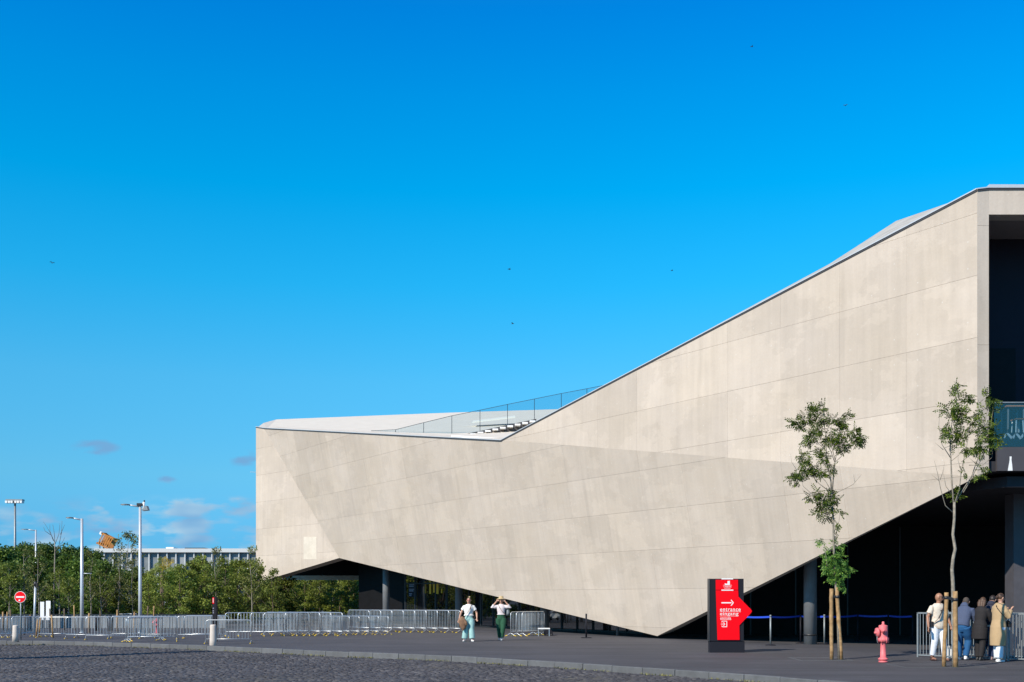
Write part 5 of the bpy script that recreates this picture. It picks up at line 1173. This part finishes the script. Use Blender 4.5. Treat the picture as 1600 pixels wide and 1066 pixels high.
def shirt(o, m, hem=.50, sleeve=.5, ease=.010, name='shirt', collar=.832, flare=0.0, hood=False, puff=1.0):
    h = o['h']; sp, Rl = o['spine'], o['Rl']; b = MB()
    rr = [(z, a, c) for z, a, c in o['rings'] if z >= hem-.02]; 
    if rr[0][0] > hem: rr = [(hem, .09*o['bulk'], .062)]+rr
    rr = [(z, a+ease+(flare*(.60-z)/.1 if z < .60 else 0), c+ease+(flare*(.60-z)/.1 if z < .60 else 0)) for z, a, c in rr]
    b.loft([(sp(z)*h, a*h, c*h, Rl) for z, a, c in rr if z <= collar], 20)
    for i, s in ((0, -1), (1, 1)):
        a, e, w_ = o['sh%d' % i], o['el%d' % i], o['wr%d' % i]; st_ = sp(.782)+Rl @ V3((s*.045, 0, 0))
        if sleeve <= 1: en = a.lerp(e, sleeve); b.tube([st_*h, a*h, en*h], [.030*h, .033*h*puff, .038*h*puff], 12)
        else: en = e.lerp(w_, sleeve-1); b.tube([st_*h, a*h, (a*.5+e*.5)*h, e*h, en*h], [.030*h, .035*h*puff, .036*h*puff, .033*h*puff, .026*h*puff], 12)
    if hood: b.ball((sp(.835)+Rl @ V3((0, -.035, .0)))*h, (.062*h, .042*h, .030*h), 14, 10, M=Rl); b.ball((sp(.86)+Rl @ V3((0, -.03, .0)))*h, (.050*h, .036*h, .03*h), 14, 10, M=Rl)
    return remeshed(b, name, m, .010, 5, o['r'])
def trousers(o, m, hem=.045, width=1.0, waist=.57, name='trousers', flare=0.0):
    h = o['h']; sp, Rl = o['spine'], o['Rl']; b = MB()
    b.loft([(sp(z)*h, a*h, c*h, Rl if z > .52 else Matrix.Identity(3)) for z, a, c in ((.42, .05, .045), (.455, .088, .062), (.50, .096, .069), (.54, .091, .067), (waist, .082, .061))], 20)
    for i in (0, 1):
        hp, kn, an = o['hp%d' % i], o['kn%d' % i], o['an%d' % i]; t = (an.z-hem)/max(.01, (kn.z-an.z)); en = an+(an-kn)*0 if hem <= .045 else an.lerp(kn, max(0, (hem-an.z)/(kn.z-an.z)))
        b.tube([hp*h, (hp*.5+kn*.5)*h, kn*h, (kn*.5+en*.5)*h, en*h], [.062*h*width**.5, .056*h*width, .046*h*width, (.042+flare*.5)*h*width, (.036+flare)*h*width], 14)
    return remeshed(b, name, m, .010, 5, o['r'])
def shoes(o, m, sole=None, boot=0):
    h = o['h']
    for i in (0, 1):
        an, td = o['an%d' % i], o['td%d' % i]; b = MB(); s = V3((-td.y, td.x, 0))
        z = -an.z+.0; base = V3((an.x, an.y, an.z-.045))
        Mf = Matrix((( s.x, td.x, 0), (s.y, td.y, 0), (0, 0, 1)))
        b.ball((base+V3((0, 0, .018))-td*.005)*h, (.025*h, .032*h, .024*h), 12, 8, M=Mf); b.ball((base+V3((0, 0, .013))+td*.05)*h, (.026*h, .052*h, .016*h), 14, 8, M=Mf)
        b.tube([(base+V3((0, 0, .02)))*h, (base+V3((0, 0, .055+boot)))*h], [.027*h, (.026)*h], 12)
        b.loft([((base+td*.03)*h, .028*h, .072*h, Mf), ((base+td*.03+V3((0, 0, .008)))*h, .028*h, .072*h, Mf)], 16)
        remeshed(b, 'shoe', m, .007, 1, o['r'])
def hair(o, m, kind='short'):
    h = o['h']; hd = o['hd']; Mh = o['Mh']; b = MB()
    b.ball(hd((0, -.010, .012)), (.048*h, .054*h, .058*h), 16, 12, M=Mh)
    if kind == 'short': pass
    if kind == 'long':
        for s in (-1, 0, 1): b.tube([hd((s*.03, -.03, .01)), hd((s*.04, -.04, -.04)), hd((s*.035, -.045, -.10))], [.03*h, .03*h, .02*h], 10)
    if kind in ('bun', 'topbun'):
        p = (0, -.062, -.005) if kind == 'bun' else (0, -.02, .072); b.ball(hd(p), (.026*h,)*3, 12, 8)
    if kind == 'bob':
        for s in (-1, 1): b.tube([hd((s*.036, -.01, .01)), hd((s*.045, -.012, -.05)), hd((s*.040, 0, -.09))], [.022*h, .022*h, .014*h], 10)
        b.tube([hd((0, -.03, 0)), hd((0, -.04, -.07))], [.04*h, .03*h], 10)
    # face side stays open: cut by keeping the shell behind the face plane
    ob = remeshed(b, 'hair', m, .009, 1, None)
    me = ob.data; bm = bmesh.new(); bm.from_mesh(me); Mi = Mh.inverted()
    hc = o['hc']*h; kill = []
    for v in bm.verts:
        q = (Mi @ (v.co-hc))/h
        if q.y > .020-(.035 if q.z < .0 else 0)+max(0, q.z)*.40 and abs(q.x) < .060 and q.z < .052: kill.append(v)
    bmesh.ops.delete(bm, geom=kill, context='VERTS'); bm.to_mesh(me); bm.free(); ob.parent = o['r']; return ob
def part(o, mb, name, m): return mb.build(name, m, o['r'])
def strap(o, pts, m, name='strap', w_=.014, t=.005):
    h = o['h']; mb = MB(); ps = [V3(p)*h for p in pts]
    for i in range(len(ps)-1): mb.bar(ps[i], ps[i+1], w_*h, t*h)
    return part(o, mb, name, m)
def glasses(o, m, lens=.016):
    h = o['h']; hd = o['hd']; mb = MB()
    for s in (-1, 1): mb.ball(hd((s*.019, .050, .009)), (lens*h, .004*h, .012*h), 10, 6, M=o['Mh']); mb.tube([hd((s*.034, .046, .011)), hd((s*.046, 0, .008))], .003*h, 5)
    mb.tube([hd((-.008, .053, .012)), hd((.008, .053, .012))], .003*h, 5); return part(o, mb, 'glasses', m)
def mouth(o, m):
    h = o['h']; mb = MB(); mb.ball(o['hd']((0, .0555, -.033)), (.012*h, .003*h, .0035*h), 8, 5, M=o['Mh']); part(o, mb, 'lips', m)
def eyes(o):
    h = o['h']
    for s in (-1, 1): mb = MB(); mb.ball(o['hd']((s*.017, .0475, .006)), (.0065*h, .004*h, .0032*h), 8, 5, M=o['Mh']); part(o, mb, 'eye', M['dark'])
LIP = mat('lips', (0.38, 0.09, 0.08), .5)
WH = cloth('white_cotton', (0.78, 0.76, 0.72), .03); WHT = cloth('white_denim', (0.74, 0.76, 0.80), .04); CREAM = mat('cream_print_cotton', (0.66, 0.58, 0.47), .85, var=.0, scale=14, col2=(0.50, 0.36, 0.28), bump=.4, bscale=14)
# cream with blotchy brown print
for e_, p_ in zip(CREAM.node_tree.nodes['Color Ramp'].color_ramp.elements, (.52, .66)): e_.position = p_
BLUEH = cloth('slate_blue_fleece', (0.055, 0.075, 0.135)); TEALJ = cloth('bright_blue_cotton', (0.008, 0.075, 0.20)); BLK = cloth('black_knit', (0.012, 0.010, 0.011), .2); NAVYC = cloth('navy_fleece', (0.020, 0.022, 0.042)); JEAN = cloth('dark_denim', (0.022, 0.038, 0.095)); CAMEL = cloth('camel_wool', (0.42, 0.29, 0.155), .06)
AQUA = cloth('aqua_linen', (0.30, 0.50, 0.48), .14); PINKW = cloth('pale_lilac_cotton', (0.66, 0.58, 0.58), .05); GREENC = cloth('bottle_green_cotton', (0.012, 0.075, 0.035), .15); BROWNJ = cloth('brown_suede', (0.21, 0.115, 0.065), .2); SHW = mat('white_leather', (0.75, 0.74, 0.73), .5); SHB = mat('brown_leather', (0.075, 0.032, 0.022), .5); SHK = mat('pink_canvas', (0.45, 0.28, 0.26), .6); STRAW = mat('straw', (0.50, 0.37, 0.20), .8, var=.15, scale=40)
# man in the cream T-shirt, walking
g_ = gnd(1466, 1033); hM = 1.77
o = person('bald man in a cream printed T-shirt and white trousers walking left of the tree stakes', g_, R(180+18), hM, dict(knee=[(-.055, .05, .285), (.055, -.01, .285)], ankle=[(-.05, .075, .052), (.05, -.07, .055)], elbow=[(-.165, -.01, .635), (.165, -.02, .63)], wrist=[(-.185, .045, .50), (.19, .03, .49)]), SKIN2, hyaw=R(52), bulk=1.08)
shirt(o, CREAM, .475, .62, .016, 't_shirt', flare=.008, puff=1.15); trousers(o, WHT, .085, 1.02); shoes(o, SHB); glasses(o, M['dark']); mouth(o, LIP)
strap(o, [(-.055, .04, .825), (-.03, .083, .775), (.02, .098, .70), (.07, .100, .62), (.118, .05, .55)], M['dark'], 'bag_strap', .020); strap(o, [(-.055, .03, .825), (-.05, -.06, .79), (.04, -.095, .66), (.118, -.01, .55)], M['dark'], 'bag_strap', .018)
mb = MB(); mb.box((.115*hM, -.05*hM, .49*hM), (.135*hM, .045*hM, .57*hM)); part(o, mb, 'shoulder_bag', M['dark'])
mb = MB(); q = (o['wr1']+o['fd1']*.06)*hM; mb.box((q.x-.01, q.y-.02, q.z-.07), (q.x+.012, q.y+.055, q.z+.07)); part(o, mb, 'phone', M['dark'])
mb = MB(); text_mb(mb, 'MAGIC', .10, .022, Matrix.Translation((.055, .0, 0)) @ Matrix.Identity(4), 0) if 0 else mb.box((-.045, .145, .725*hM), (.05, .149, .735*hM)); part(o, mb, 'chest_print', M['dark'])
# man in the slate-blue hoodie leaning on the fence
g_ = gnd(1503, 1031.5)
hB = 1.72
o = person('man in a slate-blue hoodie and bright blue trousers leaning on the fence', g_, R(-42), hB, dict(knee=[(-.06, .03, .285), (.06, .10, .30)], ankle=[(-.055, -.0, .048), (.05, .02, .06)], elbow=[(-.15, .14, .60), (.15, .16, .60)], wrist=[(-.05, .25, .66), (.06, .26, .66)]), SKIN1, lean=R(24), hyaw=R(5), hpitch=R(12), bulk=1.15)
shirt(o, BLUEH, .50, 1.85, .020, 'hoodie', flare=.0, hood=True, puff=1.25); trousers(o, TEALJ, .045, 1.22); shoes(o, SHW); hair(o, mat('hair_cropped', (.06, .045, .035), .8))
# woman in black
g_ = gnd(1531, 1032); hK = 1.68
o = person('woman with long dark hair in a loose black tunic and black trousers at the fence', g_, R(-48), hK, dict(knee=[(-.05, .06, .285), (.05, -.01, .28)], ankle=[(-.045, .02, .05), (.05, -.08, .055)], elbow=[(-.13, .10, .62), (.13, .11, .62)], wrist=[(-.03, .19, .66), (.05, .20, .66)]), SKIN1, lean=R(14), hpitch=R(12), fem=True)
shirt(o, BLK, .50, 1.9, .018, 'tunic', flare=0.0, puff=1.25); trousers(o, BLK, .045, 1.1); shoes(o, mat('black_leather', (.012, .012, .013), .4), boot=.03); hair(o, HAIRB, 'long')
mb = MB(); h = hK; mb.loft([(V3((0, -.02, .33))*h, .115*h, .085*h), (V3((0, -.01, .42))*h, .12*h, .09*h), (V3((0, 0, .52))*h, .108*h, .085*h), (V3((0, .01, .57))*h, .09*h, .07*h)], 18); remeshed(mb, 'tunic_skirt', BLK, .011, 2, o['r'])
# person in navy hoodie, half hidden
g_ = gnd(1546, 1031); hN = 1.74
o = person('person in a navy hoodie and dark jeans half hidden behind the camel coat', g_, R(-46), hN, dict(knee=[(-.055, .04, .285), (.055, .0, .285)], ankle=[(-.12, -.03, .05), (.05, -.06, .05)], elbow=[(-.14, .12, .62), (.14, .13, .62)], wrist=[(-.05, .22, .66), (.05, .22, .66)]), SKIN1, lean=R(16), hpitch=R(20))
shirt(o, NAVYC, .50, 1.9, .020, 'hoodie', hood=True, puff=1.2); shirt(o, WH, .482, .3, .016, 'undershirt', collar=.6); trousers(o, JEAN, .045, 1.05); shoes(o, SHK); hair(o, HAIRD)
# woman in the camel coat
g_ = gnd(1560, 1034.5); hW = 1.76
o = person('woman in a long camel coat and wide white trousers with a black shoulder bag', g_, R(-72), hW, dict(knee=[(-.045, .01, .285), (.045, -.01, .285)], ankle=[(-.04, .03, .05), (.045, -.03, .05)], elbow=[(-.13, .03, .665), (.135, .05, .655)], wrist=[(-.06, .13, .74), (.075, .155, .745)]), SKIN1, lean=R(4), hpitch=R(14), fem=True)
trousers(o, WHT, .06, 1.05, flare=.018); shoes(o, SHW); hair(o, HAIRB, 'bun'); glasses(o, M['dark'], .013)
h = hW; mb = MB(); sp2 = o['spine']
mb.loft([(V3((0, -.01, .235))*h, .112*h, .098*h), (V3((0, -.005, .36))*h, .118*h, .104*h), (V3((0, 0, .50))*h, .116*h, .100*h), (sp2(.60)*h, .103*h, .076*h), (sp2(.70)*h, .108*h, .078*h), (sp2(.77)*h, .112*h, .072*h), (sp2(.815)*h, .095*h, .060*h), (sp2(.845)*h, .05*h, .05*h)], 22)
for i, s in ((0, -1), (1, 1)):
    a, e2_, w_ = o['sh%d' % i], o['el%d' % i], o['wr%d' % i]; mb.tube([(sp2(.79)+V3((s*.05, 0, 0)))*h, a*h, (a*.5+e2_*.5)*h, e2_*h, e2_.lerp(w_, .8)*h], [.040*h, .044*h, .044*h, .042*h, .036*h], 14)
ct = remeshed(mb, 'coat', CAMEL, .011, 2, o['r'])
mb = MB(); mb.ball(V3((.03, .145, .545))*h, (.05*h, .022*h, .05*h), 14, 10); mb.box((-.02*h, .12*h, .50*h), (.075*h, .165*h, .565*h)); remeshed(mb, 'shoulder_bag', M['dark'], .01, 2, o['r'])
strap(o, [(-.06, .02, .835), (.05, -.08, .79), (.115, -.05, .70), (.122, .03, .62), (.08, .13, .56)], M['dark'], 'bag_strap', .010)
# the two women walking towards the camera
g_ = gnd(732.5, 1002.5); hA = 1.66
o = person('woman in a white T-shirt and aqua trousers carrying a brown jacket', g_, R(180+4), hA, dict(knee=[(-.06, .03, .285), (.065, .0, .285)], ankle=[(-.075, .05, .05), (.095, -.02, .05)], elbow=[(.175, -.01, .64), (-.175, -.01, .64)][::-1], wrist=[(-.18, .05, .52), (.215, .0, .50)], toe=[(-.3, 1), (.35, 1)]), SKIN1, hyaw=R(-12), fem=True, bulk=1.15)
shirt(o, WH, .575, .55, .014, 't_shirt', puff=1.2); trousers(o, AQUA, .07, 1.30, waist=.60, flare=.015); shoes(o, SHW); hair(o, HAIRB, 'topbun'); glasses(o, mat('red_lens', (.22, .012, .02), .2), .019); mouth(o, LIP)
h = hA; mb = MB(); mb.ball(o['hd']((-.02, .01, .075)), (.018*h, .012*h, .012*h), 8, 6); part(o, mb, 'hair_clip', mat('cream_clip', (.7, .6, .3), .5))
strap(o, [(-.055, .045, .825), (-.02, .095, .72), (.05, .10, .62), (.10, .09, .54)], BROWNJ, 'bag_strap', .016)
mb = MB(); rg = random.Random(3)
mb.loft([(V3((.13, .10, .245))*h, .012*h, .02*h), (V3((.125, .105, .30))*h, .05*h, .035*h), (V3((.13, .105, .40))*h, .095*h, .05*h), (V3((.15, .10, .48))*h, .085*h, .055*h), (V3((.155, .08, .535))*h, .05*h, .05*h), (V3((.15, .06, .56))*h, .02*h, .02*h)], 14)
mb.tube([V3((.16, .10, .50))*h, V3((.18, .12, .40))*h, V3((.19, .11, .33))*h], [.03*h, .025*h, .018*h], 8); mb.tube([V3((.12, .12, .50))*h, V3((.06, .14, .42))*h, V3((.05, .13, .37))*h], [.03*h, .028*h, .02*h], 8)
mb.v = [(-x, y, z) for x, y, z in mb.v] if 0 else mb.v
remeshed(mb, 'carried_jacket', BROWNJ, .011, 1, o['r'])
g_ = gnd(783, 1000.8); hS = 1.66
o = person('woman in bottle-green trousers holding her straw hat with both hands', g_, R(180-6), hS, dict(knee=[(-.05, .05, .285), (.05, -.01, .28)], ankle=[(-.02, .06, .05), (.045, -.12, .062)], elbow=[(-.205, .02, .755), (.205, .02, .76)], wrist=[(-.105, .05, .885), (.105, .05, .885)], hand=[(.5, 0, 0), (-.5, 0, 0)]), SKIN1, fem=True)
shirt(o, PINKW, .59, 1.45, .012, 'blouse', puff=1.2); trousers(o, GREENC, .07, 1.22, waist=.61); shoes(o, SHW); hair(o, HAIRB, 'bob'); mouth(o, LIP); eyes(o)
h = hS; mb = MB(); mb.lathe([(.105*h, .012*h), (.100*h, .022*h), (.056*h, .040*h), (.054*h, .075*h), (.046*h, .088*h), (.01*h, .090*h)], 24, M=Matrix.Translation(o['hd']((0, -.004, .008))) @ Matrix.Rotation(R(6), 4, 'X')); part(o, mb, 'straw_hat', STRAW)
strap(o, [(.06, .04, .82), (.02, .088, .74), (-.04, .090, .66), (-.09, .05, .60)], BROWNJ, 'bag_strap', .010)
mb = MB(); mb.loft([(V3((-.14, -.05, .57))*h, .03*h, .03*h), (V3((-.15, -.05, .62))*h, .045*h, .04*h), (V3((-.145, -.05, .70))*h, .035*h, .035*h), (V3((-.12, -.04, .74))*h, .01*h, .01*h)], 12); part(o, mb, 'backpack', M['galvd'])
# paper bag on the ground by the stake
p = gnd(1484, 1028.5); k = p.y/F; bg_ = root('carrier_bag', 'white carrier bag standing on the ground behind the pale trunk', 'bag', p)
mb = MB(); mb.prism([V3((-3.6*k, 0, .0)), V3((3.2*k, 0, .0)), V3((4*k, 0, 14*k)), V3((-4.6*k, 0, 14*k))], (0, .12, 0)); mb.build('bag_body', M['white'], bg_)
mb = MB(); mb.tube([V3((-2*k, .06, 14*k)), V3((-1*k, .06, 19*k)), V3((1*k, .06, 19*k)), V3((2*k, .06, 14*k))], .008, 5); mb.build('handle', M['white'], bg_)
